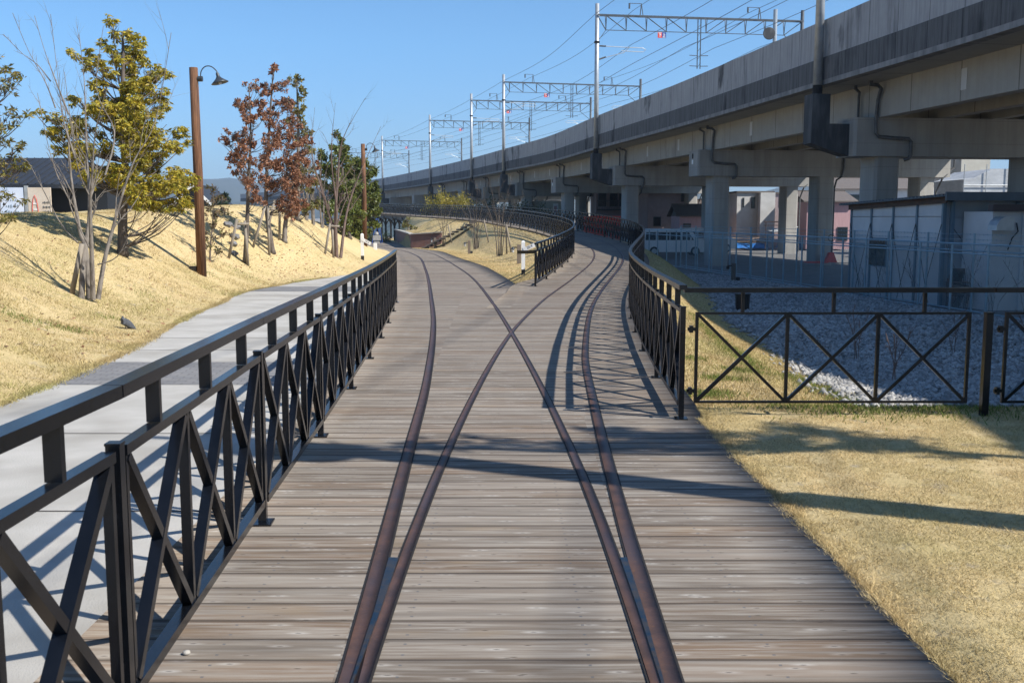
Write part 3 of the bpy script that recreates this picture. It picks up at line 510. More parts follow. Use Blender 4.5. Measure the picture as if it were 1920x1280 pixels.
# ---------------------------------------------------------------- overhead line gantries
GL={42.7:'galvanised catenary mast nearest the camera, standing on a black stained bracket',81.5:'catenary gantry with red and blue sign, second mast from the right edge',121:'catenary gantry third from the right edge, tall mast above the bare tree',139.5:'catenary gantry fourth from the right edge, mast above the yellow bamboo',168:'catenary gantry fifth from the right edge, mast left of the bamboo',211:'catenary gantry sixth from the right edge, mast just right of the green tree',250:'small catenary gantry seen behind the second timber lamp post',290:'farthest faint catenary gantry low over the parapet','x':'catenary gantry beyond the right frame edge, close to the camera'}
for y in POLES:
    p,d,n=vfr(y); rz=rot(y); C=lambda o,a,z: p+n*o+d*a+Vector((0,0,z))
    b=MB(); b.box(C(-2.78,0,5.6),(.76,.8,1.95),rz)
    b.prism([C(-3.155,-.398,4.63),C(-2.5,-.398,4.4),C(-1.54,-.398,4.12),C(-1.54,-.398,5.4),C(-2.405,-.398,5.4),C(-3.155,-.398,5.0)],d*.796); b.build('mast_bracket',M['bracket'],via)
    t=thing('catenary_gantry',GL.get(y,GL['x']),'gantry',C(-2.79,0,6.57),'catenary gantries along the viaduct')
    b=MB(); b.tube([C(-2.79,0,6.5),C(-2.79,0,17.9)],[.19,.155],12); b.build('mast',M['galv'],t,True)
    b=MB(); b.tube([C(-2.79,0,6.57),C(-2.79,0,6.95)],.2,12); b.build('collar',M['groove'],t); b=MB(); b.tube([C(-2.79,0,14.95),C(-2.79,0,15.1)],.21,12); b.build('collar',M['groove'],t)
    b=MB(); b.tube([C(13.9,0,7.2),C(13.9,0,17.9)],[.17,.14],10); b.build('mast',M['galvd'],t,True)
    b=MB(); z1,z0=17.05,15.95
    for a in(-.22,.22): b.bar(C(-2.79,a,z1),C(13.9,a,z1),.07,.09)
    b.bar(C(-2.1,0,z0),C(12.4,0,z0),.05,.05)
    N=9; xs=[-2.1+1.61*i for i in range(N+1)]
    for i,x in enumerate(xs):
        b.bar(C(x,-.2,z1),C(x,0,z0),.05,.05); b.bar(C(x,.2,z1),C(x,0,z0),.05,.05)
        xp=x-1.61 if x<5.2 else x+1.61; b.bar(C(x,0,z0),C(max(min(xp,13.9),-2.79),0,z1),.06,.06)
    b.bar(C(-2.1,0,z0),C(-2.79,0,15.0),.04,.04); b.bar(C(12.4,0,z0),C(13.9,0,14.8),.05,.05)
    b.build('truss_beam',M['galvd'],t)
    # drop posts and cantilevers
    for o in(5.4,):
        b=MB(); b.bar(C(o-.12,0,z1),C(o-.12,0,13.2),.07,.07); b.bar(C(o+.12,0,z1),C(o+.12,0,13.2),.07,.07)
        for k in range(6): b.bar(C(o-.12,0,13.3+k*.6),C(o+.12,0,13.6+k*.6),.03,.03)
        for z in(13.4,14.2):
            for s_ in(-1,1): b.bar(C(o+.12*s_,0,z),C(o+.75*s_,0,z+.02),.05,.05)
        b.build('drop_post',M['galvd'],t)
    for o,s_,ln in((-2.79,1,3.9),(13.9,-1,3.6)):
        b=MB(); x0=o+.2*s_; x1=o+ln*s_
        b.tube([C(x0,0,14.75),C(x0+ln*.5*s_,0,14.7),C(x1-.25*s_,0,14.68),C(x1,0,14.55),C(x1-.2*s_,0,14.38),C(x0+ln*.45*s_,0,14.42)],.03,6)
        b.tube([C(x0,0,13.75),C(x0+ln*.5*s_,0,14.3),C(x1-ln*.35*s_,0,14.66)],.03,6); b.build('cantilever_arm',M['galv'],t)
        b=MB(); b.tube([C(x0,0,14.75),C(x0+.5*s_,0,14.74)],.06,8); b.tube([C(x0,0,13.75),C(x0+.5*s_,0,13.93)],.06,8); b.build('insulator',M['bracket'],t)
    for o in(.6,10.2):
        b=MB(); b.bar(C(o,0,17.05),C(o+.1,0,18.0),.06,.06); b.bar(C(o+.25,0,17.05),C(o+.1,0,18.0),.05,.05); b.bar(C(o+.1,0,18.0),C(o-.9,0,18.0),.04,.04); b.tube([C(o-.85,0,18.0),C(o-.85,0,17.6)],.07,8); b.build('insulator_bracket',M['galvd'],t)
    # red/blue direction sign: two little characters
    sg=MB(); sg.box(C(2.2,-.05,15.68),(.33,.04,.42),rz); sg=sg.build('direction_sign',M['red'],t)
    sb=MB(); sb.box(C(2.53,-.05,15.68),(.33,.041,.42),rz); sb=sb.build('direction_sign',M['blue'],t)
    def stroke(x0,z0_,x1,z1_,par,w=.045): q=MB(); q.bar(C(x0,-.076,z0_),C(x1,-.076,z1_),.012,w); q.build('lettering',M['whitepaint'],par)
    stroke(2.08,15.83,2.32,15.83,sg);stroke(2.2,15.83,2.2,15.52,sg);stroke(2.21,15.74,2.3,15.66,sg)
    stroke(2.41,15.53,2.65,15.53,sb);stroke(2.52,15.53,2.52,15.84,sb);stroke(2.52,15.69,2.63,15.69,sb)
# overhead wires
WL=[(-2.9,17.15,.5,'thin feeder wire strung outermost left along the masts'),(.15,17.55,.6,'upper feeder wire on the left insulator brackets'),(.0,14.95,.7,'messenger wire above the left track'),(.2,13.55,.05,'contact wire above the left track'),
    (4.2,14.8,.7,'messenger wire left of the drop posts'),(6.6,14.8,.7,'messenger wire right of the drop posts'),(10.3,14.95,.7,'messenger wire above the right track'),(10.2,13.55,.05,'contact wire above the right track'),(9.35,17.55,.6,'upper feeder wire on the right insulator brackets')]
MY=[-36,2.7,42.7,81.5,121,139.5,168,211,250,290]
for o,z,sag,lab in WL:
    pts=[]
    for a,c in zip(MY[:-1],MY[1:]):
        for k in range(10): f=k/10; pts.append(vp(a+(c-a)*f,o,z-.35*sag*4*f*(1-f)*((c-a)/40)**2))
    b=MB(); b.tube(pts,.018,5); tag(b.build('overhead_wire',M['wire']),lab,'wire','overhead wires along the viaduct')
b=MB(); 
for o,z0,z1 in((0,14.95,13.55),(10.25,14.95,13.55)):
    pass
# round convex mirror disc behind the parapet at the second gantry
p,d,n=vfr(80); t=thing('round_signal_disc','round grey disc on a short pole rising behind the parapet by the second gantry','signal',tuple(p+n*11.0+Vector((0,0,7.3))))
c=p+n*11.0; b=MB(); b.tube([c+Vector((0,0,7.3)),c+Vector((0,0,17.6))],.16,10); b.build('mast',M['galv'],t)
b=MB(); b.lathe([(0,-.08),(.44,-.08),(.48,0),(.44,.08),(0,.08)],c-n*.55-d*.2+Vector((0,0,15.75)),20,Matrix.Rotation(math.pi/2,3,'X')); b.build('disc',M['bracket'],t)
# ---------------------------------------------------------------- black X-braced fences
def fence(label,P,detail=0,endbar=None,group='black metal fences on the boardwalk'):
    # P: post foot points
    P=[Vector(p) for p in P]; t=thing('metal_fence',label,'fence',tuple(P[0]),group)
    Z=Vector((0,0,1))
    for i,p in enumerate(P):
        a=P[max(i-1,0)];c=P[min(i+1,len(P)-1)]; d=(c-a); d.z=0; rz=math.atan2(d.y,d.x)
        b=MB(); b.box(p+Z*.49,(.046,.046,.98),rz); b.box(p+Z*.006,(.13,.11,.01),rz); b.box(p+Z*.983,(.05,.05,.008),rz); b.build('post',M['black'],t)
    for i,(p,q) in enumerate(zip(P[:-1],P[1:])):
        d=(q-p).normalized(); near=i<detail; p0=p+d*.052;q0=q-d*.052; L=(q0-p0)
        b=MB(); b.bar(p0+Z*.95,q0+Z*.95,.045,.035); b.bar(p0+Z*.13,q0+Z*.13,.05,.04)
        for f in(0,1): s_=p0+L*f+d*(.016*(1-2*f)); b.bar(s_+Z*.15,s_+Z*.93,.032,.026,up=d)
        if near:
            for k in(.25,.75):
                for s_ in(p,q): b.bar(s_+Z*k-d*.07,s_+Z*k+d*.07,.014,.014)
        pan=None
        if near: pan=b.build('panel',M['black'],t); b=MB()
        for j in range(3):
            u0=p0+L*(j/3);u1=p0+L*((j+1)/3)
            c=b if not near else MB()
            c.bar(u0+Z*.155+d*.03,u1+Z*.925-d*.03,.044 if near else .05,.038,up=d.cross(Z).cross((u1-u0).normalized()+Z*.9))
            m_=(u0+u1)/2+Z*.54
            c.bar(u1+Z*.155-d*.03,u0+Z*.925+d*.03,.04 if near else .048,.036,up=Z)
            if near: c.build('cross_brace',M['black'],pan)
            if j:
                c=b if not near else MB(); c.bar(u0+Z*.15,u0+Z*.93,.04,.03,up=d)
                if near: c.build('upright',M['black'],pan)
            c=b if not near else MB(); um=(u0+u1)/2; c.bar(um+Z*.97,um+Z*1.13,.05,.028,up=d)
            if near: c.build('handrail_support',M['black'],pan)
        if not near: b.build('panel',M['black'],t)
        b=MB(); b.bar(p+Z*1.15+d*.004,q+Z*1.15-d*.004,.068,.042); b.build('handrail',M['black'],t)
    if endbar:
        b=MB(); b.bar(*endbar,.05,.09); b.build('end_bar',M['black'],t)
    return t
FLc=curve([(-6,-1.2),(.7,-1.235),(3.21,-1.27),(5.6,-1.41),(7.98,-1.53),(10.49,-1.67),(13,-1.82),(15.62,-2.0),(18.27,-2.2),(20.92,-2.41),(24.3,-2.72)])
def fpts(c,y0,y1,step,zf,y2=None):
    ys=np.arange(y0,y1,.05); P=np.stack([c(ys),ys,zf(ys)],1); return resample(P,step)
PL=np.concatenate([fpts(FLc,3.21-2*2.44,24.2,2.44,plane)])
fence('black X-braced metal fence between boardwalk and pale concrete path, nearest the camera',PL,7)
PO=fpts(OUT,8.83,150,2.47,zr); fence('long black metal fence curving along the outer right edge of the boardwalk',PO,3)
PI=fpts(IN,27.65,149,2.47,zr); fence('black metal fence lining the inner raised boardwalk edge, ending near the 20.9 post',PI,0,
   ((.63,27.65,float(zr(27.65))+.93),(.15,28.0,float(zr(27.65))+.91)))
# ---------------------------------------------------------------- gates on the right lawn
def gate(label,x0,x1,y,cells=3,hx=.05):
    t=thing('swing_gate',label,'gate',(x0,y,-.09),'black gates beside the boardwalk'); z0,z1=.13,.92; W=x1-x0; zb=-.09
    X=lambda f:x0+W*f
    b=MB()
    for z in(z0,z1): b.bar((x0,y,zb+z),(x1,y,zb+z),.024,.02)
    for f in(0,1): b.bar((X(f),y,zb+z0-.01),(X(f),y,zb+z1+.01),.026,.026)
    b.build('gate_frame',M['black'],t)
    for j in range(cells):
        b=MB(); a,c=X(j/cells)+.01,X((j+1)/cells)-.01; b.bar((a,y,zb+z0+.01),(c,y,zb+z1-.01),.03,.03); b.bar((c,y+.001,zb+z0+.01),(a,y+.001,zb+z1-.01),.026,.026); b.build('cross_brace',M['black'],t)
        if j: b=MB(); b.bar((X(j/cells),y,zb+z0),(X(j/cells),y,zb+z1),.028,.028); b.build('upright',M['black'],t)
        b=MB(); m=X((j+.5)/cells); b.bar((m,y,zb+z1),(m,y,zb+1.1),.028,.028); b.build('handrail_support',M['black'],t)
    b=MB(); b.bar((x0-.12,y,zb+1.125),(x1+hx,y,zb+1.125),.075,.042); b.build('handrail',M['black'],t)
    for z in(.23,.78):
        b=MB(); b.bar((x0-.08,y,zb+z),(x0,y,zb+z),.02,.03); b.box((x0-.05,y,zb+z),(.03,.05,.06)); b.build('hinge',M['black'],t)
gate('black X-braced gate leaf hinged on the right fence end post, lawn in front',1.63,4.03,8.98,hx=.19)
gate('black X-braced gate leaf beyond the gate post, cut by the right frame edge',4.36,6.8,8.98)
b=MB(); b.box((4.2,8.98,.33),(.06,.06,1.0)); b.box((4.2,8.98,.835),(.068,.068,.01)); tag(b.build('gate_post',M['black']),'black square steel post standing in the grass between the two gate leaves','post')
# ---------------------------------------------------------------- trees
def tz(x,y): return float(terrain(np.array([x]),np.array([y]))[0])
def rv(): 
    v=Vector(RNG.standard_normal(3)); return v.normalized()
def spline(P,n=4):
    P=[Vector(p) for p in P]; out=[]
    for i in range(len(P)-1):
        a=P[max(i-1,0)];b=P[i];c=P[i+1];d=P[min(i+2,len(P)-1)]
        for k in range(n):
            t=k/n; out.append(.5*((2*b)+(c-a)*t+(2*a-5*b+4*c-d)*t*t+(-a+3*b-3*c+d)*t**3))
    return out+[P[-1]]
def leafmesh(name,C,D,L,Wd,m,parent):
    # C base points, D directions, L lengths
    n=len(C); r=RNG.standard_normal((n,3)); s=np.cross(D,r); s/=np.linalg.norm(s,axis=1)[:,None]+1e-9; nn=np.cross(s,D)
    L=L[:,None]; mid=C+D*L*.45+nn*L*.06; V=np.stack([C,mid+s*L*Wd*.5,C+D*L,mid-s*L*Wd*.5],1).reshape(-1,3); F=np.arange(4*n).reshape(n,4)
    return link_mesh(name,V,F,m,parent)
def twig(b,p,d,ln,r,depth,n=5,up=.25):
    pts=[p]; dd=d.copy(); 
    for i in range(4):
        dd=(dd+rv()*.16+Vector((0,0,up*.25))).normalized(); pts.append(pts[-1]+dd*ln/4)
    b.tube(pts,[r*(1-.2*i) for i in range(5)],n,False)
    if depth>0:
        for k in range(int(RNG.integers(2,5))):
            i=int(RNG.integers(1,4)); q=pts[i]; e=((pts[i+1]-q).normalized()+rv()*.75).normalized(); twig(b,q,e,ln*RNG.uniform(.35,.65),r*.5,depth-1,4,up)
    return pts
def leafy(name,label,cat,x,y,s,px0,trunk,clumps,lm,bm,r0=.09,style='scatter',ll=.1,lw=.4,dens=1.,group=None,depth=.8,droop=.3,z=None,twigs=4):
    z=tz(x,y) if z is None else z; B=Vector((x,y,z-.05)); t=thing(name,label,cat,tuple(B),group)
    u0,v0=px0; loc=lambda u,v,dy=0: B+Vector(((u-u0)*s,dy,(v0-v)*s+.05))
    TP=spline([loc(*p) for p in trunk]); b=MB(); k=len(TP); b.tube(TP,[max(r0*(1-.85*i/(k-1)),.012)*(1.25 if i==0 else 1) for i in range(k)],8)
    ex=[]
    for u,v,r in clumps:
        ex.append((u,v,r*.82))
        for _ in range(3 if r>6 else 1): a_=RNG.uniform(0,6.283); q_=RNG.uniform(.6,1.05)*r; ex.append((u+math.cos(a_)*q_*.9,v+math.sin(a_)*q_*.9,r*RNG.uniform(.4,.6)))
    clumps=ex
    hw=max(abs(c[0]-u0) for c in clumps)*s; cen=np.mean([c[0] for c in clumps]); hwc=max(abs(c[0]-cen)+c[2] for c in clumps)
    Cs=[];Ds=[];Ls=[]
    for u,v,r in clumps:
        fx=min(abs(u-cen)/hwc,1); dy=RNG.uniform(-1,1)*depth*hwc*s*math.sqrt(max(.05,1-fx*fx)); c=loc(u,v,dy); r=r*s
        best=min(range(k),key=lambda i:(TP[i]-(c-Vector((0,0,.6*math.hypot(c.x-TP[i].x,c.y-TP[i].y)+.1)))).length+ (9 if TP[i].z>c.z else 0)+(9 if i<k*.25 else 0)); a=TP[best]
        m=(a+c)/2+Vector((0,0,-.12*(c-a).length))+rv()*.05*(c-a).length; rr=max(.009,min(r0*.28,.010*(c-a).length+.006)); b.tube(spline([a,m,c],3),[rr*(1-.13*i) for i in range(7)],5,False)
        for _ in range(twigs): twig(b,a.lerp(c,.75),((c-a).normalized()+rv()*.9).normalized(),r*1.2,.006+.004*s/.0125,1,4)
        vol=(r/.25)**2
        if style=='rosette':
            m_=max(3,int(17*vol*dens)); q=RNG.standard_normal((m_,3)); q/=np.linalg.norm(q,axis=1)[:,None]; q*=r*RNG.uniform(.2,1.,(m_,1))**.5; q=q+np.array(c); kk=9
            P=np.repeat(q,kk,0); d=RNG.standard_normal((m_*kk,3)); d/=np.linalg.norm(d,axis=1)[:,None]; d[:,2]=d[:,2]*.6-droop; d/=np.linalg.norm(d,axis=1)[:,None]; P=P+d*.01
        else:
            m_=max(8,int(110*vol*dens)); q=RNG.standard_normal((m_,3)); q/=np.linalg.norm(q,axis=1)[:,None]; sub=max(2,int(m_/22)); ctr=RNG.standard_normal((sub,3)); ctr/=np.linalg.norm(ctr,axis=1)[:,None]; ctr*=r*RNG.uniform(.3,.85,(sub,1))
            P=np.array(c)+ctr[RNG.integers(0,sub,m_)]+q*r*.5*RNG.uniform(.2,1,(m_,1)); d=RNG.standard_normal((m_,3)); d[:,2]-=droop; d/=np.linalg.norm(d,axis=1)[:,None]
        Cs.append(P);Ds.append(d);Ls.append(ll*RNG.uniform(.65,1.25,len(P)))
    b.build('trunk',bm,t,True); leafmesh('crown',np.concatenate(Cs),np.concatenate(Ds),np.concatenate(Ls),lw,lm,t); return t
def bare(name,label,x,y,s,px0,stems,bm,r0=.05,group=None,tw=1.,z=None,depth=1,cat='tree',dys=.5):
    z=tz(x,y) if z is None else z; B=Vector((x,y,z-.05)); t=thing(name,label,cat,tuple(B),group); u0,v0=px0; T=MB(); K=MB()
    for si,st in enumerate(stems):
        H=(st[0][1]-st[-1][1])*s; yd=RNG.uniform(-1,1)*dys*abs(H)*.5; y0=RNG.uniform(-.12,.12); n=len(st)
        P=spline([B+Vector(((u-u0)*s,y0+yd*(i/(n-1)),(v0-v)*s+.05)) for i,(u,v) in enumerate(st)]); k=len(P); R=r0*min(1,.45+.6*abs(H)/4.5)*RNG.uniform(.85,1.1)*(.42 if st[0][1]<v0-25 else 1)
        T.tube(P,[max(R*(1-i/(k-1))**1.1,.005) for i in range(k)],7,False)
        for i in range(int(k*.3),k-1):
            if RNG.random()<.8*tw:
                d=((P[i+1]-P[i]).normalized()+rv()*.62+Vector((0,0,.15))).normalized(); twig(K,P[i],d,abs(H)*RNG.uniform(.08,.22),max(R*(1-i/(k-1))**1.1*.5,.005),depth,4)
    T.build('trunk',bm,t,True); K.build('twigs',bm,t); return t
def fan(n,h,sp,u0=0,v0=0):   # px-like units of 1 cm
    out=[]
    for i in range(n):
        a=(i+.5)/n*2-1+RNG.uniform(-.12,.12); H=h*RNG.uniform(.72,1.); e=a*sp; out.append([(u0+a*sp*.1,v0),(u0+a*sp*.2+RNG.uniform(-3,3),v0-H*.35),(u0+a*sp*.45+RNG.uniform(-5,5),v0-H*.65),(u0+e,v0-H)])
    return out
def stake(label,x,y,posts,bar,r=.045,mat_='stake'):
    z=tz(x,y); t=thing('tree_support',label,'tree support',(x,y,z),'timber supports tied to the young trees')
    for dx,dy,tx,ty,h in posts: b=MB(); b.tube([(x+dx,y+dy,tz(x+dx,y+dy)-.05),(x+tx,y+ty,z+h)],[r,r*.95],8); b.build('stake',M[mat_],t,True)
    if bar: b=MB(); b.tube([(x+bar[0],y+bar[1],z+bar[4]),(x+bar[2],y+bar[3],z+bar[4])],[r*.85]*2,8); b.build('crossbar',M[mat_],t,True)
    return t
bare('bare_tree','tall bare multi-stemmed tree on the left slope in front of the yellow-green tree',-7.8,18.7,.00975,(160,560),[
 [(155,560),(157,480),(163,420),(160,360),(152,300),(146,220),(140,140),(128,60)],[(163,560),(160,470),(150,440),(140,380),(134,330),(131,270),(126,210),(112,160)],
 [(176,560),(184,470),(192,390),(205,330),(222,250),(252,180)],[(184,560),(195,490),(210,430),(226,370),(250,300),(290,225),(322,65)],
 [(146,455),(115,420),(90,370),(60,310),(48,300)],[(112,160),(88,130),(60,110),(24,74)],[(126,210),(113,165),(88,110),(66,45)],[(146,220),(120,150),(102,100),(86,42)],[(150,300),(128,230),(120,170),(108,36)],
 [(205,330),(218,250),(180,170),(190,50)],[(190,495),(230,480),(262,430),(290,385)],[(226,370),(262,320),(290,280),(330,240)],[(140,380),(115,330),(98,270),(82,180)],[(192,390),(170,330),(165,260),(160,150)],[(184,480),(150,400),(140,350),(110,290)]],M['barkg'],.056,tw=.8)
stake('leaning pale timber stake beside the tall bare multi-stemmed tree',-7.95,18.72,[(-.12,.0,.12,0,.95)],None,.05)
leafy('evergreen_tree','yellow-green leafy tree behind the tall bare tree on the left slope','tree',-9.1,24.0,.0125,(228,478),[(228,480),(232,400),(240,330),(238,230),(245,130),(246,75)],
 [(247,75,18),(222,92,15),(258,97,20),(207,117,11),(235,130,20),(270,130,22),(285,160,20),(213,142,13),(176,122,9),(245,170,26),(280,190,24),(302,138,11),(230,202,24),(198,192,16),(176,186,18),(163,203,14),(260,225,32),(300,235,26),(220,245,28),(180,240,20),(130,225,14),(106,224,12),(150,250,16),(116,252,13),(97,246,8),(240,280,32),(285,280,34),(325,275,18),(200,290,26),(165,290,18),(260,330,34),(305,330,32),(335,340,20),(215,335,24),(290,370,28),(332,368,18),(250,375,24),(322,390,9),(190,330,18),(344,350,10)],M['leafy'],M['barkd'],.13,'rosette',.108,.3,3.9,droop=.6)
leafy('evergreen_tree','olive-leaved branches of a tree reaching in at the left frame edge','tree',-9.9,19.2,.01,(-50,480),[(-50,490),(-45,400),(-35,300),(-30,180),(-20,110)],
 [(12,150,12),(24,178,12),(2,196,14),(33,243,9),(14,266,12),(24,298,10),(5,318,14),(26,338,9),(8,388,12),(5,428,10),(-30,160,22),(-35,220,25),(-30,300,28),(-40,360,25),(-20,130,16),(-15,260,18),(-10,350,16)],M['leafo'],M['barkd'],.09,'rosette',.1,.34,.8,droop=.1)
leafy('young_tree','thin young tree with sparse withered leaves beside the nearer lamp post','tree',-8.6,29.2,.0152,(394,490),[(394,492),(397,455),(402,420),(404,380),(406,350)],
 [(405,358,12),(416,373,12),(400,386,11),(421,397,10),(394,410,12),(413,424,12),(391,445,13),(425,440,9),(388,466,10),(404,470,9),(408,400,12)],M['leafb'],M['barkd'],.03,'scatter',.1,.5,.5,twigs=3)
leafy('oak_tree','slender oak with withered red-brown leaves, leftmost of the oaks','tree',-8.35,32.1,.0167,(460,493),[(460,495),(466,420),(472,330),(478,250),(477,165)],
 [(477,163,11),(497,180,9),(470,213,18),(455,200,9),(440,258,16),(424,263,9),(460,255,18),(450,300,17),(472,290,20),(485,230,16),(500,214,13),(465,330,20),(481,346,18),(496,300,20),(440,322,9),(490,370,14),(505,268,15)],M['leafr'],M['barkd'],.085,'scatter',.088,.6,1.9)
leafy('oak_tree','tallest oak with withered red-brown leaves, curved dark trunk between two stakes','tree',-8.1,34.8,.0181,(511,474),[(511,476),(505,430),(501,370),(507,290),(515,200),(522,132)],
 [(521,138,12),(531,165,15),(512,175,13),(506,200,13),(535,205,18),(520,230,20),(550,230,16),(545,260,20),(525,275,22),(560,280,13),(510,310,18),(540,310,24),(560,330,18),(530,345,24),(555,365,18),(525,385,16),(545,395,16),(562,300,13)],M['leafr'],M['barkd'],.1,'scatter',.088,.6,1.9)
leafy('oak_tree','shorter oak with withered red-brown leaves, rightmost of the oaks','tree',-8.1,36.6,.019,(533,454),[(533,456),(536,420),(545,370),(560,320),(570,285)],
 [(570,298,16),(577,338,17),(562,385,15),(547,402,11),(579,270,13),(552,350,14),(585,310,12)],M['leafr'],M['barkg'],.1,'scatter',.088,.6,1.9)
leafy('evergreen_tree','tall slim green-leaved tree directly behind the red-brown oaks','tree',-8.6,41.3,.0215,(560,414),[(560,418),(562,360),(565,290),(566,210),(565,155)],
 [(562,163,13),(575,183,12),(552,200,12),(570,220,15),(581,250,14),(565,260,15),(555,300,17),(576,320,18),(591,345,16),(560,350,18),(590,380,16),(570,392,14),(582,285,13),(548,235,10)],M['leafo'],M['barkg'],.12,'scatter',.15,.5,.8)
leafy('evergreen_tree','dense dark green tree behind the second bare tree, left of the second lamp post','tree',-8.3,52.5,.0273,(648,452),[(648,455),(640,400),(638,340),(636,270)],
 [(640,310,22),(620,330,21),(632,370,28),(618,402,18),(635,283,13),(605,302,13),(600,350,15),(632,262,8),(655,350,22),(650,400,24),(598,385,14),(645,430,16),(612,430,14)],M['leafg'],M['barkd'],.14,'scatter',.17,.5,1.15)
leafy('evergreen_tree','dense round green tree behind the second timber lamp post','tree',-8.35,58,.0302,(684,455),[(684,458),(682,420),(680,370),(678,320)],
 [(664,335,24),(662,380,26),(690,328,18),(701,358,18),(690,390,24),(708,392,11),(680,422,20),(656,425,18),(700,420,12),(675,305,15),(684,352,22),(706,372,12),(668,402,20)],M['leafg'],M['barkd'],.16,'scatter',.18,.5,1.8)
leafy('conifer_tree','blue-green pine far behind the grassy crest, right of the first lamp post','tree',-19.6,70,.0365,(425,405),[(425,405),(424,370),(425,325)],
 [(425,326,7),(417,340,9),(434,343,9),(423,352,12),(441,357,10),(411,362,10),(430,372,13),(447,375,11),(408,380,12),(420,390,12)],M['leafc'],M['barkd'],.14,'scatter',.22,.25,2.2,z=.2)
for i,(u,v,r,mm,lab) in enumerate(((352,372,12,'leafb','brown leafy shrub just left of the first lamp post, behind the crest'),(462,368,13,'leafb','thin brown shrub behind the crest between pine and oaks'),(385,378,8,'leafb','small brown shrub below the white gable'),(447,385,12,'leafdk','low dark shrub at the foot of the far pine'))):
    y=60+i*3; leafy('shrub',lab,'shrub',(u-960)*y/1920,y,y/1920,(u,408),[(u,408),(u,v)],[(u,v,r),(u-r*.8,v+r,r*.9),(u+r*.8,v+r*.9,r*.9),(u,v+r*1.5,r)],M[mm],M['barkr'],.05,'scatter',.14,.4,.9,z=.3)
bare('bare_tree','bare multi-stemmed tree tied to two stakes near the left white milepost',-6.7,39.3,.0205,(633,483),[
 [(628,484),(622,420),(602,350),(586,290),(592,205)],[(633,484),(633,410),(640,340),(650,270),(694,195)],[(640,484),(650,400),(672,330),(712,238)],[(624,478),(636,400),(630,300),(641,204)],[(630,430),(612,360),(606,300),(598,262)],[(636,420),(655,370),(690,330),(706,300)],[(633,440),(610,400),(592,370),(575,330)]],M['barkr'],.075,tw=.9)
for u,v,y,lab in((590,413,46,'slim bare tree on the crest right of the slim green tree'),(606,415,49,'slim bare tree on the crest left of the dense green tree'),(577,410,44,'slim bare tree with pale trunk behind the oaks')):
    x=(u-960)*y/1920; bare('bare_tree',lab,x,y,.01,(0,0),fan(3,320,45),M['barkg'],.06,tw=.8,group='slim bare trees on the crest')
for x,y,h,sp,n,lab in((-5.19,78.2,400,140,4,'small bare tree by the dark steps, leftmost of three on the mound'),(-2.31,66.4,430,170,6,'bushy bare tree on the mound, middle of three'),(-.65,54.1,430,150,5,'tallest bare tree on the mound, nearest the 20.9 post')):
    bare('bare_tree',lab,x,y,.01,(0,0),fan(n,h,sp),M['barkd'],.034,tw=1.8,group='bare young trees on the mound',depth=2)
stake('timber A-frame tied to the middle bare tree on the mound',-1.75,66.2,[(.25,0,-.05,0,1.6)],None)
stake('grey timber A-frame beside the tallest bare tree on the mound',-.25,53.8,[(.22,0,-.05,0,1.55),(-.02,.2,-.07,0,1.55)],None)
stake('single timber stake beside the small bare tree by the steps',-4.75,78.,[(.2,0,-.1,0,1.5)],None)
stake('pale leaning stake with crossbar tied to the leftmost oak',-8.5,31.5,[(-.2,0,.1,0,1.3),(.28,.45,.22,.45,1.25)],(.05,0,.35,.4,1.15))
stake('two-legged timber support tied to the tallest oak',-8.45,34.3,[(-.18,-.1,.22,.2,1.5),(.32,.1,.3,.2,1.45)],(.1,.2,.5,.4,1.35))
stake('dark pair of stakes beside the rightmost oak',-8.35,36.5,[(-.35,0,-.05,.1,1.35),(.1,.0,.12,.1,1.3)],None)
stake('pair of stakes tied to the bare tree near the left milepost',-6.95,38.4,[(-.05,0,.12,.3,1.15),(.22,.3,.18,.4,1.1)],(.0,.25,.45,.4,1.05))
# bamboo and shrubs behind the raised boardwalk
def clump(name,label,cat,x,y,w,h,d,n,lm,ll,lw,z=-1.1):
    t=thing(name,label,cat,(x,y,z)); b=MB(); Cs=[];Ds=[]
    for i in range(int(w*5)):
        px=x+RNG.uniform(-.5,.5)*w; py=y+RNG.uniform(-.5,.5)*d; hh=h*RNG.uniform(.75,1.)*(1-.35*abs((px-x)/w*2)**3); e=Vector((px+RNG.uniform(-.4,.4),py,z+hh)); b.tube([(px,py,z),(px,py,z+hh*.6),e],[.02,.015,.006],4,False)
        m=int(n/(w*5)); tt=RNG.uniform(.2,1,(m,1)); P=np.array((px,py,z))*(1-tt)+np.array(e)*tt+RNG.standard_normal((m,3))*.28; Cs.append(P); D=RNG.standard_normal((m,3)); D[:,2]-=.3; Ds.append(D/np.linalg.norm(D,axis=1)[:,None])
    b.build('stems',M['barkd'],t); P=np.concatenate(Cs); leafmesh('foliage',P,np.concatenate(Ds),ll*RNG.uniform(.6,1.2,len(P)),lw,lm,t)
clump('bamboo_clump','golden yellow bamboo clump behind the raised boardwalk','bamboo',-6.5,111.8,5.4,5.7,2.6,15000,M['bamboo'],.34,.22)
clump('shrub','dark green shrub in the viaduct shade, right of the golden bamboo','shrub',-2.4,112,5.,5.,3,5000,M['leafdk'],.3,.35)
clump('shrub','dark green shrub under the viaduct left of the pink banner','shrub',1.6,104,4.,4.4,2.5,4000,M['leafdk'],.28,.35)
leafy('shrub','small round green tree under the viaduct beside the mauve building','shrub',15.3,104,.0542,(1223,430),[(1223,452),(1223,425)],[(1223,412,11),(1216,421,9),(1229,423,9),(1222,430,9)],M['leafdk'],M['barkd'],.1,'scatter',.25,.5,1.2,z=-1.15)
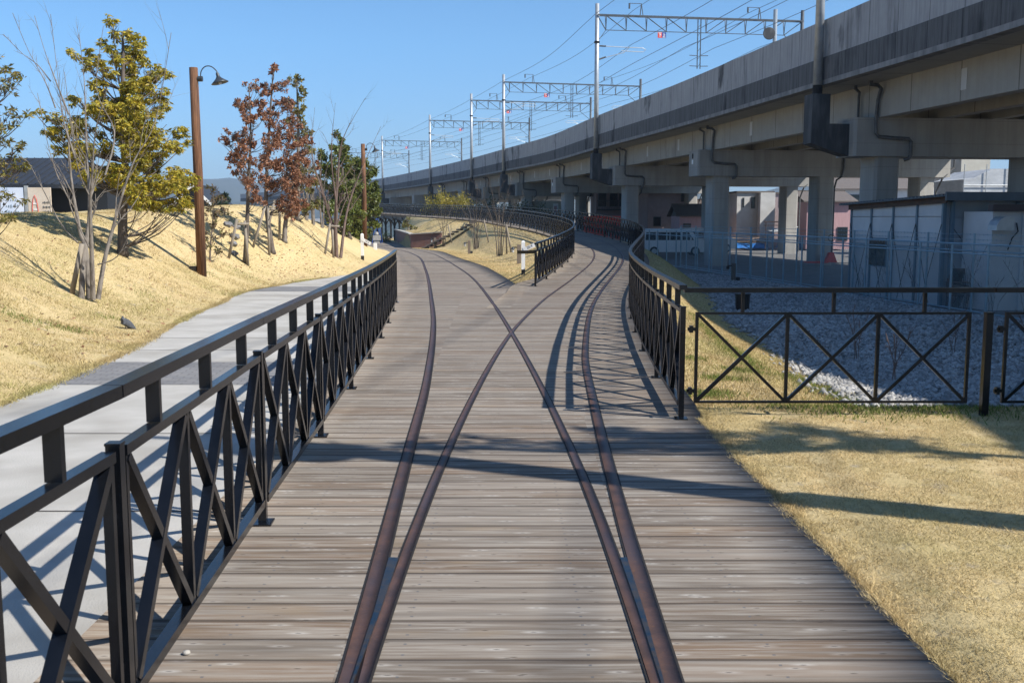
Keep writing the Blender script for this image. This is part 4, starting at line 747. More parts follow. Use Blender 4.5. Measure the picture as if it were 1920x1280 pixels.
leafy('shrub','scrubby shrub growing out of the brick planter by the bridge','shrub',-9.3,92,.0479,(770,428),[(770,430),(772,418)],[(768,412,6),(763,420,6),(776,424,5),(785,426,4),(771,420,5)],M['leafo'],M['barkr'],.04,'scatter',.2,.45,.8,z=.6)
# weeds by the chain link fence
for i,(x,y,h,sp,n) in enumerate(((13.2,33.5,170,70,6),(13.0,35.2,200,80,7),(13.6,30.6,210,60,5),(14.3,28.4,190,70,6),(13.9,29.6,120,90,6),(12.7,37,140,60,5))):
    bare('dry_weed',('dry branching weed in front of the white panel wall, below its window','tall dry weed against the white panel wall','dry weed by the corner of the prefab office','dry weed below the ventilation hood','low spreading dry weed beside the fence post','dry weed at the left end of the white panel wall')[i],x,y,.01,(0,0),fan(n,h,sp),M['barkd'],.012,tw=1.2,group='dry weeds along the chain link fence',depth=1,cat='weed',z=-1.15)
for i,(x,y,h) in enumerate(((4.75,12.6,70),(6.8,13.0,110),(5.6,16.5,90),(7.8,18,80))):
    bare('dry_weed',('thin dry weed stalk in the gravel behind the gate middle','tall reddish dry weed in the gravel near the gate post','dry weed in the shaded gravel farther back','small dry weed in the shaded gravel, far right')[i],x,y,.01,(0,0),fan(4,h,25),M['barkr'],.007,tw=1.,group='dry weeds in the gravel',depth=1,cat='weed')
# ---------------------------------------------------------------- street furniture and small things
def lamp(label,x,y,h=5.25):
    z=tz(x,y); t=thing('lamp_post',label,'lamp post',(x,y,z-.1),'timber lamp posts along the path')
    b=MB(); b.tube([(x,y,z-.1),(x,y,z+h*.5),(x-.02,y,z+h)],[.125,.118,.106],16); b.build('pole',M['pole'],t,True)
    T=z+h-.28; b=MB(); b.tube([(x+.08,y,T),(x+.2,y,T)],.07,10); b.build('bracket',M['lamp'],t)
    b=MB(); A=[(x+.15,y,T),(x+.17,y,T+.18),(x+.27,y,T+.3),(x+.42,y,T+.31),(x+.56,y,T+.2),(x+.6,y,T+.08)]; b.tube(spline(A),.014,8); b.build('gooseneck_arm',M['lamp'],t,True)
    R=Matrix.Rotation(math.radians(-14),3,'Y'); b=MB(); b.lathe([(.03,.1),(.042,.06),(.046,0),(.062,-.025),(.085,-.055),(.165,-.12),(.222,-.165),(.218,-.17),(.155,-.13),(.04,-.05),(0,-.045)],(x+.6,y,T+.06),20,R); sh=b.build('lamp_shade',M['lamp'],t,True)
    b=MB(); b.lathe([(0,-.19),(.04,-.17),(.05,-.13),(.03,-.08)],(x+.61,y,T+.04),10,R); b.build('bulb',M['plate'],sh,True)
    b=MB(); b.box((x-.2,y-.06,z+.16),(.16,.12,.13)); b.box((x-.16,y,z+.05),(.03,.03,.2)); b.build('floodlight',M['blackplastic'],t)
lamp('tall brown timber lamp post with gooseneck shade on the left slope, nearer one',-8.07,26.65); lamp('brown timber lamp post with gooseneck shade beside the left milepost, farther one',-7.72,54.)
x,y=5.2,4.62; t=thing('utility_pole','grey concrete utility pole off the right frame edge whose shadow crosses the boardwalk','utility pole',(x,y,-.1))
b=MB(); b.tube([(x,y,-.1),(x,y,7.6)],[.2,.15],14); b.build('pole',M['pier'],t,True)
b=MB(); b.lathe([(0,.0),(.28,.0),(.3,.05),(.3,.75),(.25,.85),(0,.88)],(x-.42,y+.05,6.1),16); b.build('transformer',M['galvd'],t,True)
b=MB(); b.bar((x-.9,y+.2,7.2),(x+.9,y-.2,7.2),.09,.09); b.bar((x-.7,y+.16,6.95),(x+.1,y,6.95),.07,.07); b.build('crossarm',M['galvd'],t)
leafy('evergreen_tree','leafy tree off the right frame edge casting soft shade on the lawn','tree',9.4,5.1,.01,(0,0),[(0,0),(-20,-250),(-60,-450),(-120,-600)],[(-420,-600,26),(-350,-615,24),(-280,-600,34),(-210,-620,40),(-120,-640,45),(-30,-620,45),(30,-560,45),(-80,-560,40),(-480,-590,18),(0,-700,40),(-150,-700,35)],M['leafo'],M['barkd'],.16,'scatter',.12,.45,.8,depth=.05,z=-.1)
def text(par,s,loc,size,rx,ry,rz,m):
    c=bpy.data.curves.new('lettering','FONT'); c.body=s; c.size=size; c.align_x='CENTER'; c.align_y='CENTER'; c.extrude=.001
    c.materials.append(m); f_=bpy.data.objects.new('tmp',c); COL.objects.link(f_); bpy.context.view_layer.update(); me=bpy.data.meshes.new_from_object(f_.evaluated_get(bpy.context.evaluated_depsgraph_get())); bpy.data.objects.remove(f_); o=bpy.data.objects.new('lettering',me); COL.objects.link(o); o.parent=par; o.location=Vector(loc)-BASE[par.name]; o.rotation_euler=(rx,ry,rz); return o
def milepost(label,x,y,ang,txt):
    z=tz(x,y); t=thing('milepost',label,'milepost',(x,y,z),'white mileposts')
    b=MB(); b.box((x,y,z+.09),(.128,.128,.2)); b.build('base',M['blackplastic'],t)
    b=MB(); b.box((x,y,z+.66),(.125,.125,.95)); b.lathe([(.088,1.135),(.05,1.165),(0,1.175)],(x,y,z),4,Matrix.Rotation(math.pi/4,3,'Z')); b.build('post',M['whitepaint'],t)
    a=math.radians(ang); c=Vector((x+.2,y-.068,z+.86+.2*math.tan(a)+(.0 if ang>0 else .06))); b=MB(); b.box(c,(.42,.02,.135),ry=-a); arm=b.build('number_board',M['whitepaint'],t)
    text(arm,txt,c+Vector((.02*math.cos(a),-.0125,.02*math.sin(a))),.125,math.pi/2,-a,0,M['blackplastic'])
milepost('white milepost with board rising to 20.9 in front of the mound',.385,35.2,24,'20.9'); milepost('white milepost with board slanting down to the right, below the second lamp post',-6.64,45.6,-28,'19.3')
x,y=-8.9,66.9; z=tz(x,y); b=MB(); b.box((x,y,z+.18),(.2,.2,.44)); b.box((x,y,z+.41),(.18,.18,.02)); tag(b.build('bollard',M['whitepaint']),'small plain white bollard at the path edge before the bridge','bollard')
def bollard(label,x,y,boxed):
    z=tz(x,y); t=thing('bollard_light',label,'bollard light',(x,y,z),'timber bollard lights on the mound'); b=MB(); b.box((x,y,z+.37),(.17,.17,.9)); b.build('post',M['post'],t)
    b=MB(); b.bar((x-.08,y,z+.7),(x-.28,y,z+.7),.05,.05); b.build('arm',M['blackplastic'],t)
    b=MB(); b.lathe([(.02,.04),(.05,.03),(.09,-.05),(.1,-.06),(.06,-.06),(.0,-.05)],(x-.26,y,z+.68),12); b.build('lamp_shade',M['lamp'],t)
    b=MB(); b.lathe([(.055,0),(.06,-.1),(.04,-.16),(0,-.17)],(x-.26,y,z+.63),10); b.build('lamp_glass',M['plate'],t)
    if boxed: b=MB(); b.box((x+.15,y-.02,z+.08),(.13,.14,.18)); b.build('floodlight',M['blackplastic'],t)
bollard('timber bollard light directly behind the 20.9 milepost',.3,44.3,False); bollard('timber bollard light on the mound edge, middle of the three',-2.64,63.4,True); bollard('timber bollard light at the foot of the dark steps',-5.95,79.5,True)
# pigeon
def pigeon(x,y):
    z=tz(x,y); t=thing('pigeon','dark grey pigeon standing on the dry grass left of the pale path','pigeon',(x,y,z)); S=.68; K_=lambda p:Vector((p[0],p[1],p[2]-.5*p[0]))
    me=bpy.data.meshes.new('body'); pts=[(.0,0,.135),(-.055,0,.15),(-.085,0,.195),(-.083,0,.235),(-.085,0,.262),(-.108,0,.258),(.07,0,.115),(.15,0,.095)]; ed=[(0,1),(1,2),(2,3),(3,4),(4,5),(0,6),(6,7)]; rad=[(.066,.066),(.064,.066),(.046,.046),(.028,.028),(.027,.025),(.006,.006),(.05,.04),(.022,.01)]
    me.from_pydata([K_(p)*S for p in pts],ed,[]); o=bpy.data.objects.new('body',me); COL.objects.link(o); o.parent=t; sk=o.modifiers.new('skin','SKIN'); su=o.modifiers.new('sub','SUBSURF'); su.levels=su.render_levels=2
    for i,r in enumerate(rad): d=me.skin_vertices[0].data[i]; d.radius=(r[0]*S*1.12,r[1]*S*1.12); d.use_root=(i==0)
    me.materials.append(M['pigeon']); BASE[o.name]=BASE[t.name]
    for sgn in(-1,1):
        b=MB(); b.lathe([(0,.13),(.03,.1),(.048,.03),(.045,-.04),(.025,-.12),(0,-.19)],(x+.03*S,y+sgn*.052*S,z+.135*S),10,Matrix.Rotation(math.radians(-50),3,'Y')@Matrix.Diagonal((1.1,.35,1))); b.build('wing',M['pigeon'],t,True)
        b=MB(); b.tube([(x+.005,y+sgn*.025,z+.1),(x,y+sgn*.025,z)],.007,6); b.tube([(x,y+sgn*.025,z+.006),(x-.035,y+sgn*.03,z+.004)],.005,5); b.build('leg',M['brownsteel'],t)
    b=MB(); b.prism([(x+.12*S,y-.025,z+.05*S),(x+.21*S,y-.035,z+.015*S),(x+.21*S,y+.035,z+.015*S),(x+.12*S,y+.025,z+.05*S)],(0,0,.015)); b.build('tail',M['pigeon'],t); return t
pigeon(-6.25,16.5).rotation_euler.z=.9
# rocks by the sapling
for i,(u,x,y,r) in enumerate(((0,-9.15,33.9,.17),(1,-9.0,33.2,.14),(2,-9.55,34.6,.16),(3,-9.35,35,.14),(4,-8.75,32.3,.13))):
    z=tz(x,y); t=bpy.data.meshes.new('rock'); import bmesh; bm=bmesh.new(); bmesh.ops.create_icosphere(bm,subdivisions=2,radius=r)
    for v in bm.verts: v.co*=(1+.28*math.sin(7*v.co.x/r+i)*math.cos(5*v.co.y/r+2*i)); v.co.z*=.7
    bm.to_mesh(t); bm.free(); t.materials.append(M['rock']); o=bpy.data.objects.new('rock',t); COL.objects.link(o); o.location=(x,y,z+r*.35)
    tag(o,('pale rounded rock left of the leftmost oak support','dark rock just right of the sapling','dark rock highest on the slope behind the sapling','dark rock on the slope left of the leftmost oak','flat dark rock at the foot of the leftmost oak')[i],'rock','rocks on the grassy slope')
# brick retaining wall, coping, steps
def uvbox(b): pass
def wallquad(name,pts,z0,z1s,th,m,par):
    V=[];U=[];s=0;F=[]
    for i,(x,y) in enumerate(pts):
        if i: s+=math.dist(pts[i],pts[i-1])
        V+=[(x,y,z0),(x,y,z1s[i])]; U+=[(s,z0),(s,z1s[i])]
        if i: k=2*i; F.append((k-2,k,k+1,k-1))
    n=len(V); d=[]
    for i,(x,y) in enumerate(pts):
        a=Vector(pts[max(i-1,0)]);c=Vector(pts[min(i+1,len(pts)-1)]); t_=(c-a).normalized(); q=Vector((x,y))+Vector((-t_.y,t_.x))*th; V+=[(q.x,q.y,z0),(q.x,q.y,z1s[i])]; U+=[U[2*i],U[2*i+1]]
        if i: k=n+2*i; F.append((k-1,k+1,k,k-2)); F.append((2*i-1,2*i+1,n+2*i+1,n+2*i-1))
    F.append((0,1,n+1,n)); e=2*len(pts)-2; F.append((e,n+e,n+e+1,e+1))
    return link_mesh(name,V,F,m,par,uv=U)
t=thing('brick_wall','low red-brown brick retaining wall with pale coping beside the left path','wall',(-8.05,81.8,-.77))
wallquad('wall',[(-12.7,112),(-10.3,97),(-8.05,81.8),(-5.6,81.2)],-1.1,[.3,.3,.3,.45],.3,M['brick'],t)
b=MB()
for (x0,y0,z0),(x1,y1,z1) in zip([(-12.7,112,.34),(-10.3,97,.34),(-8.0,81.85,.34)],[(-10.3,97,.34),(-8.05,81.85,.34),(-5.6,81.3,.5)]): b.bar((x0+.05,y0,z0),(x1+.05,y1,z1),.42,.08)
b.build('coping',M['coping'],t)
t=thing('brick_abutment','dark brick abutment under the right end of the trestle bridge','abutment',(-10,110,-1.1)); wallquad('wall',[(-11.2,110.2),(-8.4,109.4)],-1.1,[1.55,1.5],.5,M['brick'],t)
t=thing('steps','flight of dark timber steps climbing the mound to the raised boardwalk','steps',(-6.8,79.6,-.74))
for i in range(12):
    f=i/11; x=-6.75+f*3.75; y=80.2-f*1.6; zz=tz(x,y)+.02; b=MB(); b.box((x,y,max(zz,-.7+f*1.95)),(.34,1.3,.13),-.1); b.build('step',M['step'],t)
b=MB(); b.tube([(-6.3,80.9,.35),(-3.2,79.4,2.1)],.02,6)
for f in(0,.5,1): b.tube([(-6.3+3.1*f,80.9-1.5*f,.35+1.75*f),(-6.3+3.1*f,80.9-1.5*f,-.6+1.75*f)],.018,6)
b.build('handrail',M['galvd'],t)
# trestle under the raised boardwalk
t=thing('trestle','black steel trestle bents with curved knee braces carrying the raised boardwalk over the left path','trestle',(-14,118,-1.05))
for y in(113,117.5,122,126.5,131,136,141):
    xi=float(RLE(y));xo_=float(OUT(y))+.2; zt=float(ZR(y))-.3; b=MB()
    for f in(.08,.92):
        x=xi+(xo_-xi)*f; b.box((x,y,(zt-1.1)/2),(.22,.22,zt+1.1))
        for s_ in(-1,1):
            P=[(x,y,zt-1.2),(x+.0,y+s_*.25,zt-.65),(x,y+s_*.8,zt-.25),(x,y+s_*1.5,zt-.08)]; b.tube(spline(P),.07,6); P=[(x,y,zt-1.2),(x+s_*.2,y,zt-.65),(x+s_*.6,y,zt-.25),(x+s_*1.0,y,zt-.08)]; b.tube(spline(P),.07,6)
    b.bar((xi,y,zt-.05),(xo_,y,zt-.05),.2,.25); b.build('bent',M['trestle'],t)
b=MB(); 
for off in(.15,2.6):
    for y in np.arange(110,141,3.): b.bar((float(RLE(y))+off,y,float(ZR(y))-.42),(float(RLE(y+3))+off,y+3,float(ZR(y+3))-.42),.16,.3)
b.build('beam',M['trestle'],t)
t=thing('swing_set','blue A-frame play swing seen past the trestle','swing',(-13.7,104,-.98)); b=MB()
for a in(-.45,.45): b.bar((-13.7+a,104,-.98),(-13.7,104.2,1.5),.06,.06)
b.bar((-13.7,104.2,1.5),(-13.9,107,1.5),.06,.06)
for a in(-.45,.45): b.bar((-13.9+a,107,-.98),(-13.9,107,1.5),.06,.06)
b.build('frame',M['blue'],t); b=MB(); b.lathe([(0,.3),(.16,.26),(.2,.1),(.18,0),(0,0)],(-13.6,103.4,-.1),12); b.box((-13.6,103.4,-.4),(.7,.4,.5)); b.box((-13.6,103.4,-.85),(.5,.3,.3)); tag(b.build('covered_crate',M['coping']),'white sack on a pale crate beneath the blue swing frame','crate')
t=thing('shed','blue-grey shed wall behind the trestle bents','shed',(-17,146,-1.15)); b=MB(); b.box((-17,147,.7),(9,3,3.7)); b.build('wall',M['framebl'],t); b=MB(); b.box((-17,147,2.62),(9.4,3.4,.15)); b.build('roof',M['roofm'],t)
clump('hedge','dark low hedge at the foot of the trestle','hedge',-14.2,110,4.2,.95,1.2,2600,M['leafdk'],.16,.4,z=-1.08)
# ---------------------------------------------------------------- chain link fences and lot
def linkfence(label,off,h,y0,y1,step,barb):
    t=thing('chain_link_fence',label,'fence',(float(FX(y0))+off,y0,-1.15),'chain link fences by the parking lot'); ys=np.arange(y0,y1,step)
    pt=[(float(FX(y))+off,float(y),-1.15) for y in ys]; s=0;V=[];U=[];F=[]
    for i,p in enumerate(pt):
        if i: s+=math.dist(p,pt[i-1]); F.append((2*i-2,2*i,2*i+1,2*i-1))
        V+=[(p[0],p[1],p[2]+.08),(p[0],p[1],p[2]+h-.03)]; U+=[(s,0),(s,h)]
        b=MB(); b.tube([p,(p[0],p[1],p[2]+h+(.5 if barb else 0))],.036,8); b.build('post',M['bluegalv'],t)
    link_mesh('mesh_panel',V,F,M['meshfence'],t,uv=U); b=MB()
    for z in((h,h-.28,.06) if not barb else (h,.1)):
        b=MB(); b.tube([(p[0],p[1],p[2]+z) for p in pt],.022,6); b.build('rail',M['bluegalv'],t)
    if barb:
        b=MB()
        for z in(h+.16,h+.32,h+.47):
            b.tube([(p[0],p[1],p[2]+z) for p in pt],.006,4)
            for p,q in zip(pt[:-1],pt[1:]):
                for k in range(12): f=k/12; c=Vector(p).lerp(Vector(q),f)+Vector((0,0,z)); b.tube([c+Vector((0,-.02,-.03)),c+Vector((0,.02,.03))],.006,3)
        b.build('barbed_wire',M['bluegalv'],t)
linkfence('blue-grey chain link fence along the far side of the gravel, front one',0,2.06,21,92,1.85,False); linkfence('second chain link fence topped with barbed wire, close behind the front one',.38,1.85,22,60,2.6,True)
b=MB(); b.tube([(6.84,30.3,tz(6.84,30.3)),(6.84,30.3,tz(6.84,30.3)+.5)],[.2,.22],14); b.tube([(6.84,30.3,tz(6.84,30.3)+.47),(6.84,30.3,tz(6.84,30.3)+.52)],.235,14); tag(b.build('planter_tub',M['blackplastic']),'black tub standing on the gravel behind the gate handrail','tub')
x,y=9.85,45.6; z=tz(x,y); t=thing('bollard_light','short dark post light on the grass edge before the chain link fence','bollard light',(x,y,z)); b=MB(); b.box((x,y,z+.4),(.17,.17,.85)); b.build('post',M['post'],t); b=MB(); b.box((x+.2,y,z+.1),(.16,.14,.2)); b.build('floodlight',M['blackplastic'],t); b=MB(); b.bar((x-.08,y,z+.72),(x-.27,y,z+.72),.05,.05); b.box((x-.25,y,z+.64),(.12,.12,.14)); b.build('lamp_shade',M['blackplastic'],t)
# prefab office
def P2(o,a,z,O,d,n): q=O+n*o+d*a; return Vector((q.x,q.y,z))
d=Vector((-.14,1,0)).normalized(); n=Vector((d.y,-d.x,0)); O=Vector((13.45,32,0)); rz=math.atan2(n.y,n.x)
t=thing('prefab_office','white panelled prefab office building behind the chain link fences, in viaduct shade','building',(13.45,32,-1.15)); Q=lambda o,a,z:P2(o,a,z,O,d,n)
b=MB(); b.prism([Q(.06,.06,-1.15),Q(9,.06,-1.15),Q(9,6.2,-1.15),Q(.06,6.2,-1.15)],(0,0,3.3)); b.build('core_wall',M['wallgrey'],t)
for j in range(4):
    for k,(z0,z1) in enumerate(((-1.15,.72),(.73,1.68),(1.69,2.12))):
        a0,a1=.1+j*1.53,.1+(j+1)*1.53-.08; b=MB(); c=(Q(0,a0,0)+Q(0,a1,0))/2; 
        if j==2 and k==0: pass
        b.box((c.x,c.y,(z0+z1)/2),(.06,a1-a0,z1-z0-.012),rz); b.build('wall_panel',M['wallpanel'],t)
for j in range(5): b=MB(); c=Q(-.02,.06+j*1.53,0); b.box((c.x,c.y,.5),(.12,.09,3.3),rz); b.build('pillar',M['framebl'],t)
for j in range(4):
    for k,(z0,z1) in enumerate(((-1.15,.6),(.61,1.65),(1.66,2.2))):
        b=MB(); c=Q(.25+1.05+j*2.15,.02,0); b.box((c.x,c.y,(z0+z1)/2),(2.08,.06,z1-z0-.012),rz); b.build('wall_panel',M['wallgrey'],t)
for j in range(5): b=MB(); c=Q(.22+j*2.15,-.01,0); b.box((c.x,c.y,.5),(.1,.12,3.3),rz); b.build('pillar',M['framebl'],t)
# sloping roof edge with corrugation, front fascia, window, braces
b=MB(); b.prism([Q(-.35,-.5,2.3),Q(9.3,-.5,2.3),Q(9.3,6.6,2.1),Q(-.35,6.6,2.1)],(0,0,.06)); 
for k in range(32): a=-.4+k*.22; b.bar(Q(-.38,a,2.35-.028*(a+.5)),Q(9.3,a,2.35-.028*(a+.5)),.07,.05)
b.build('roof',M['tin'],t)
b=MB(); c=Q(4.5,-.55,0); b.box((c.x,c.y,2.3),(9.7,.08,.26),rz); b.build('front_fascia',M['tin'],t)
b=MB(); b.bar(Q(-.1,-.2,2.2),Q(-.1,6.3,2.03),.05,.2); b.build('side_fascia',M['rust'],t)
b=MB(); c=Q(-.04,4.1,0); b.box((c.x,c.y,.45),(.06,1.2,1.0),rz); wf=b.build('window',M['framebl'],t)
for s_ in(-.29,.29): b=MB(); c=Q(-.075,4.1+s_,0); b.box((c.x,c.y,.45),(.02,.54,.92),rz); b.build('pane',M['win'],wf)
for j in range(5):
    for s_ in(-1,1):
        if (j==0 and s_<0) or (j==4 and s_>0): continue
        b=MB(); b.bar(Q(-.09,.06+j*1.53,1.45),Q(-.1,.06+j*1.53+s_*1.0,-1.1),.015,.015); b.build('brace_rod',M['blackplastic'],t)
for s_ in((.25,2.0),(2.2,-.0)): b=MB(); b.bar(Q(s_[0],-.07,1.3),Q(.25+2.15*(.95 if s_[0]<1 else .05),-.08,-1.),.015,.015); b.build('brace_rod',M['blackplastic'],t)
# lower block with hood and steel beam
O2=Q(.55,-1.6,0); t=thing('annex','pale panelled annex with a dark steel beam at the right frame edge','building',(O2.x,O2.y,-1.15)); Q2=lambda o,a,z:P2(o,a,z,O2,d,n)
b=MB(); b.prism([Q2(0,0,-1.15),Q2(6,0,-1.15),Q2(6,1.5,-1.15),Q2(0,1.5,-1.15)],(0,0,2.98)); b.build('wall',M['wallpanel'],t)
for o in(.98,3.1): b=MB(); c=Q2(o,-.02,0); b.box((c.x,c.y,.35),(.09,.05,2.9),rz); b.build('pillar',M['wallpanel'],t)
b=MB(); c=Q2(2.9,-.1,0); b.box((c.x,c.y,1.94),(6.1,.25,.2),rz); b.build('beam',M['brownsteel'],t)
b=MB(); c=Q2(.12,-.28,1.3)
prof=[(-.28,0),(-.26,.16),(-.2,.28),(-.1,.36),(.0,.4),(.28,.4),(.28,0)]; b.prism([Q2(.12+u,-.45,1.28+v) for u,v in prof],d*.44); b.build('ventilation_hood',M['galv'],t)
b=MB(); b.tube([Q2(.75,-.03,1.5),Q2(.8,-.05,1.25),Q2(.62,-.05,1.05),Q2(.5,-.05,.7)],.02,5); b.build('cable',M['blackplastic'],t)
# stacked chairs
x,y=13.6,31.35; t=thing('chair_stack','stack of dark tube-framed chairs behind the chain link fence by the office corner','chairs',(x,y,-1.15)); b=MB()
for k in range(5):
    zz=-1.15+.1*k; xx=x+.04*k
    for a in(-.2,.2): b.tube([(xx+a,y-.2,zz),(xx+a,y-.18,zz+.42),(xx+a,y+.18,zz+.42),(xx+a,y+.26,zz+.85)],.014,5); b.tube([(xx+a,y+.2,zz),(xx+a,y+.16,zz+.42)],.014,5)
    b.box((xx,y,zz+.44),(.4,.4,.03)); b.box((xx,y+.25,zz+.75),(.4,.03,.2))
b.build('chairs',M['rust'],t)
# van
def van(x,y,rz,label,L=4.7,Hh=1.98,Wd=1.7):
    z=-1.15; t=thing('van',label,'van',(x,y,z)); R=Matrix.Rotation(rz,3,'Z'); g=lambda a,s,h: Vector((x,y,z))+R@Vector((a,s,h))
    prof=[(-2.33,.35),(-2.35,.9),(-2.3,1.55),(-2.15,1.9),(-1.9,1.97),(.9,1.98),(1.2,1.9),(1.75,1.25),(2.2,1.08),(2.33,.9),(2.35,.4),(2.2,.28),(-2.2,.28)]
    b=MB(); b.prism([g(a,-Wd/2,h) for a,h in prof],R@Vector((0,Wd,0))); bd=b.build('body',M['vanw'],t)
    for s_ in(-1,1):
        yy=s_*(Wd/2+.006)
        for a0,a1,b0,b1 in((-2.1,-1.35,-2.05,-1.35),(-1.28,-.35,-1.28,-.35),(-.28,.52,-.28,.5),(.6,1.45,.6,1.05)):
            b=MB(); b.prism([g(a0,yy,1.15),g(a1,yy,1.15),g(b1,yy,1.72),g(b0,yy,1.72)],R@Vector((0,.012*s_,0))); b.build('window',M['win'],t)
        for a in(-1.45,1.55):
            Rw=R@Matrix.Rotation(math.pi/2,3,'X'); b=MB(); b.lathe([(0,-.1),(.2,-.1),(.33,-.1),(.34,-.06),(.34,.06),(.33,.1),(0,.1)],g(a,s_*(Wd/2-.08),.34),20,Rw); wh=b.build('wheel',M['rubber'],t)
            b=MB(); b.lathe([(0,-.108),(.19,-.106),(.2,-.1),(.2,.1),(.19,.106),(0,.108)],g(a,s_*(Wd/2-.08),.34),16,Rw); b.build('rim',M['galv'],wh)
        b=MB(); b.box(g(2.27,s_*.62,.86),(.12,.3,.22),rz); b.build('headlight',M['plate'],t); b=MB(); b.box(g(1.2,s_*(Wd/2+.12),1.25),(.1,.2,.2),rz); b.build('mirror',M['vanw'],t)
    b=MB(); b.prism([g(1.26,-.72,1.86),g(1.76,-.74,1.27),g(1.76,.74,1.27),g(1.26,.72,1.86)],R@Vector((.012,0,.01))); b.build('windscreen',M['win'],t)
    b=MB(); b.box(g(2.33,0,.45),(.1,1.6,.22),rz); b.build('bumper',M['vanw'],t)
van(11.85,76,0.0,'white van parked under the viaduct behind the chain link fence'); van(15.6,83,.05,'second white vehicle mostly hidden behind the parked van and the pier')
# pallet jack, timber pile, tarps, red container
x,y=19.3,62; t=thing('pallet_truck','dark red hand pallet truck with loop handle under the viaduct','pallet truck',(x,y,-1.15)); b=MB(); b.prism([(x-.35,y,-1.05),(x+.35,y,-1.05),(x+.12,y,-.45),(x-.12,y,-.45)],(0,.4,0)); b.box((x-.9,y-.1,-1.04),(1.3,.16,.08)); b.box((x-.9,y+.4,-1.04),(1.3,.16,.08)); b.build('chassis',M['red'],t)
b=MB(); b.tube([(x,y+.1,-.5),(x-.05,y,.25)],.03,6); b.tube([(x-.05+.2*math.sin(a),y,.42+.2*math.cos(a)) for a in np.linspace(-math.pi,math.pi,14)],.022,6); b.build('handle',M['blackplastic'],t)
for i,(x,y,w_,lab) in enumerate(((20.3,92,2.,'heap of boards half covered by a blue tarpaulin, left one'),(22.0,92.5,1.7,'heap of boards half covered by a blue tarpaulin, under the viaduct behind the fence'),(25.1,93,1.9,'pile wrapped in bright blue tarpaulin with white hem, right of the board heaps'))):
    t=thing('tarp_pile',lab,'pile',(x,y,-1.15),'tarpaulin covered piles'); b=MB()
    if i<2:
        for k in range(7): b.bar((x-w_/2+RNG.uniform(-.1,.1),y+RNG.uniform(-.4,.4),-.65+.08*k),(x+w_/2+RNG.uniform(-.1,.1),y+RNG.uniform(-.4,.4),-.6+.07*k+RNG.uniform(-.1,.15)),.3,.06)
        b.build('boards',M['board'],t); b=MB()
    gx_,gy_=12,6; V=[];Fq=[]
    for a in range(gx_+1):
        for c in range(gy_+1):
            f,gq=a/gx_*2-1,c/gy_*2-1; hh=(.85 if i==2 else .42)*(1-abs(f)**4)*(1-abs(gq)**3)+.1*RNG.random(); V.append((x+f*w_*.62,y+gq*.7-(.25 if i<2 else 0),-1.12+hh))
            if a<gx_ and c<gy_: k=a*(gy_+1)+c; Fq.append((k,k+gy_+1,k+gy_+2,k+1))
    b.add(V,Fq); b.build('tarpaulin',M['tarp'],t,True)
x,y=6.6,76; t=thing('container','bright red ribbed container seen through the curved railing','container',(x,y,-1.15)); b=MB(); b.box((x,y,.35),(2.6,1.6,2.7)); 
for k in range(12): b.box((x-1.2+k*.218,y-.82,.35),(.11,.05,2.6))
for z_ in(-.95,1.68): b.box((x,y-.83,z_),(2.66,.08,.12))
b.build('body',M['red'],t); b=MB(); b.box((x+.2,y-.87,.2),(.05,.03,2.2)); b.build('door_bar',M['galvd'],t)
# ---------------------------------------------------------------- buildings
def house(name,label,cat,x0,x1,y0,y1,z0,zt,wm,roof=None,wins=(),ov=.3,gable='x',rm='tile',rh=1.):
    t=thing(name,label,cat,((x0+x1)/2,y0,z0)); b=MB(); b.box(((x0+x1)/2,(y0+y1)/2,(z0+zt)/2),(x1-x0,y1-y0,zt-z0)); b.build('wall',M[wm],t); b=MB()
    if roof=='gable':
        if gable=='x':   # ridge runs along x
            ym=(y0+y1)/2; 
            for a,c in((y0-ov,ym),(y1+ov,ym)):
                b.add([(x0-ov,a,zt-.05),(x1+ov,a,zt-.05),(x1+ov,c,zt+rh),(x0-ov,c,zt+rh)]+[(x0-ov,a,zt+.07),(x1+ov,a,zt+.07),(x1+ov,c,zt+rh+.12),(x0-ov,c,zt+rh+.12)],[(0,1,2,3),(4,5,6,7),(0,1,5,4),(1,2,6,5),(3,0,4,7)])
            b.add([(x0,y0,zt),(x0,y1,zt),(x0,ym,zt+rh)],[(0,1,2)]); b.add([(x1,y0,zt),(x1,y1,zt),(x1,ym,zt+rh)],[(0,1,2)]); b.bar((x0-ov,ym,zt+rh+.12),(x1+ov,ym,zt+rh+.12),.25,.15)
        else:
            xm=(x0+x1)/2
            for a in(x0-ov,x1+ov):
                b.add([(a,y0-ov,zt-.05),(a,y1+ov,zt-.05),(xm,y1+ov,zt+rh),(xm,y0-ov,zt+rh)]+[(a,y0-ov,zt+.07),(a,y1+ov,zt+.07),(xm,y1+ov,zt+rh+.12),(xm,y0-ov,zt+rh+.12)],[(0,1,2,3),(4,5,6,7),(0,1,5,4),(1,2,6,5),(3,0,4,7)])
            b.bar((xm,y0-ov,zt+rh+.12),(xm,y1+ov,zt+rh+.12),.25,.15)
            g=MB(); g.add([(x0,y0-.01,zt),(x1,y0-.01,zt),(xm,y0-.01,zt+rh)],[(0,1,2)]); g.build('gable',M[wm],t)
        b.build('roof',M[rm],t)
    else: b.box(((x0+x1)/2,(y0+y1)/2,zt+.08),(x1-x0+.3,y1-y0+.3,.16)); b.build('roof',M[rm],t)
    for wx,wz,ww,wh in wins:
        b=MB(); b.box((wx,y0-.03,wz),(ww,.08,wh)); f=b.build('window',M['galvd'],t); b=MB(); b.box((wx,y0-.075,wz),(ww-.12,.02,wh-.12)); b.build('pane',M['win'],f)
    return t
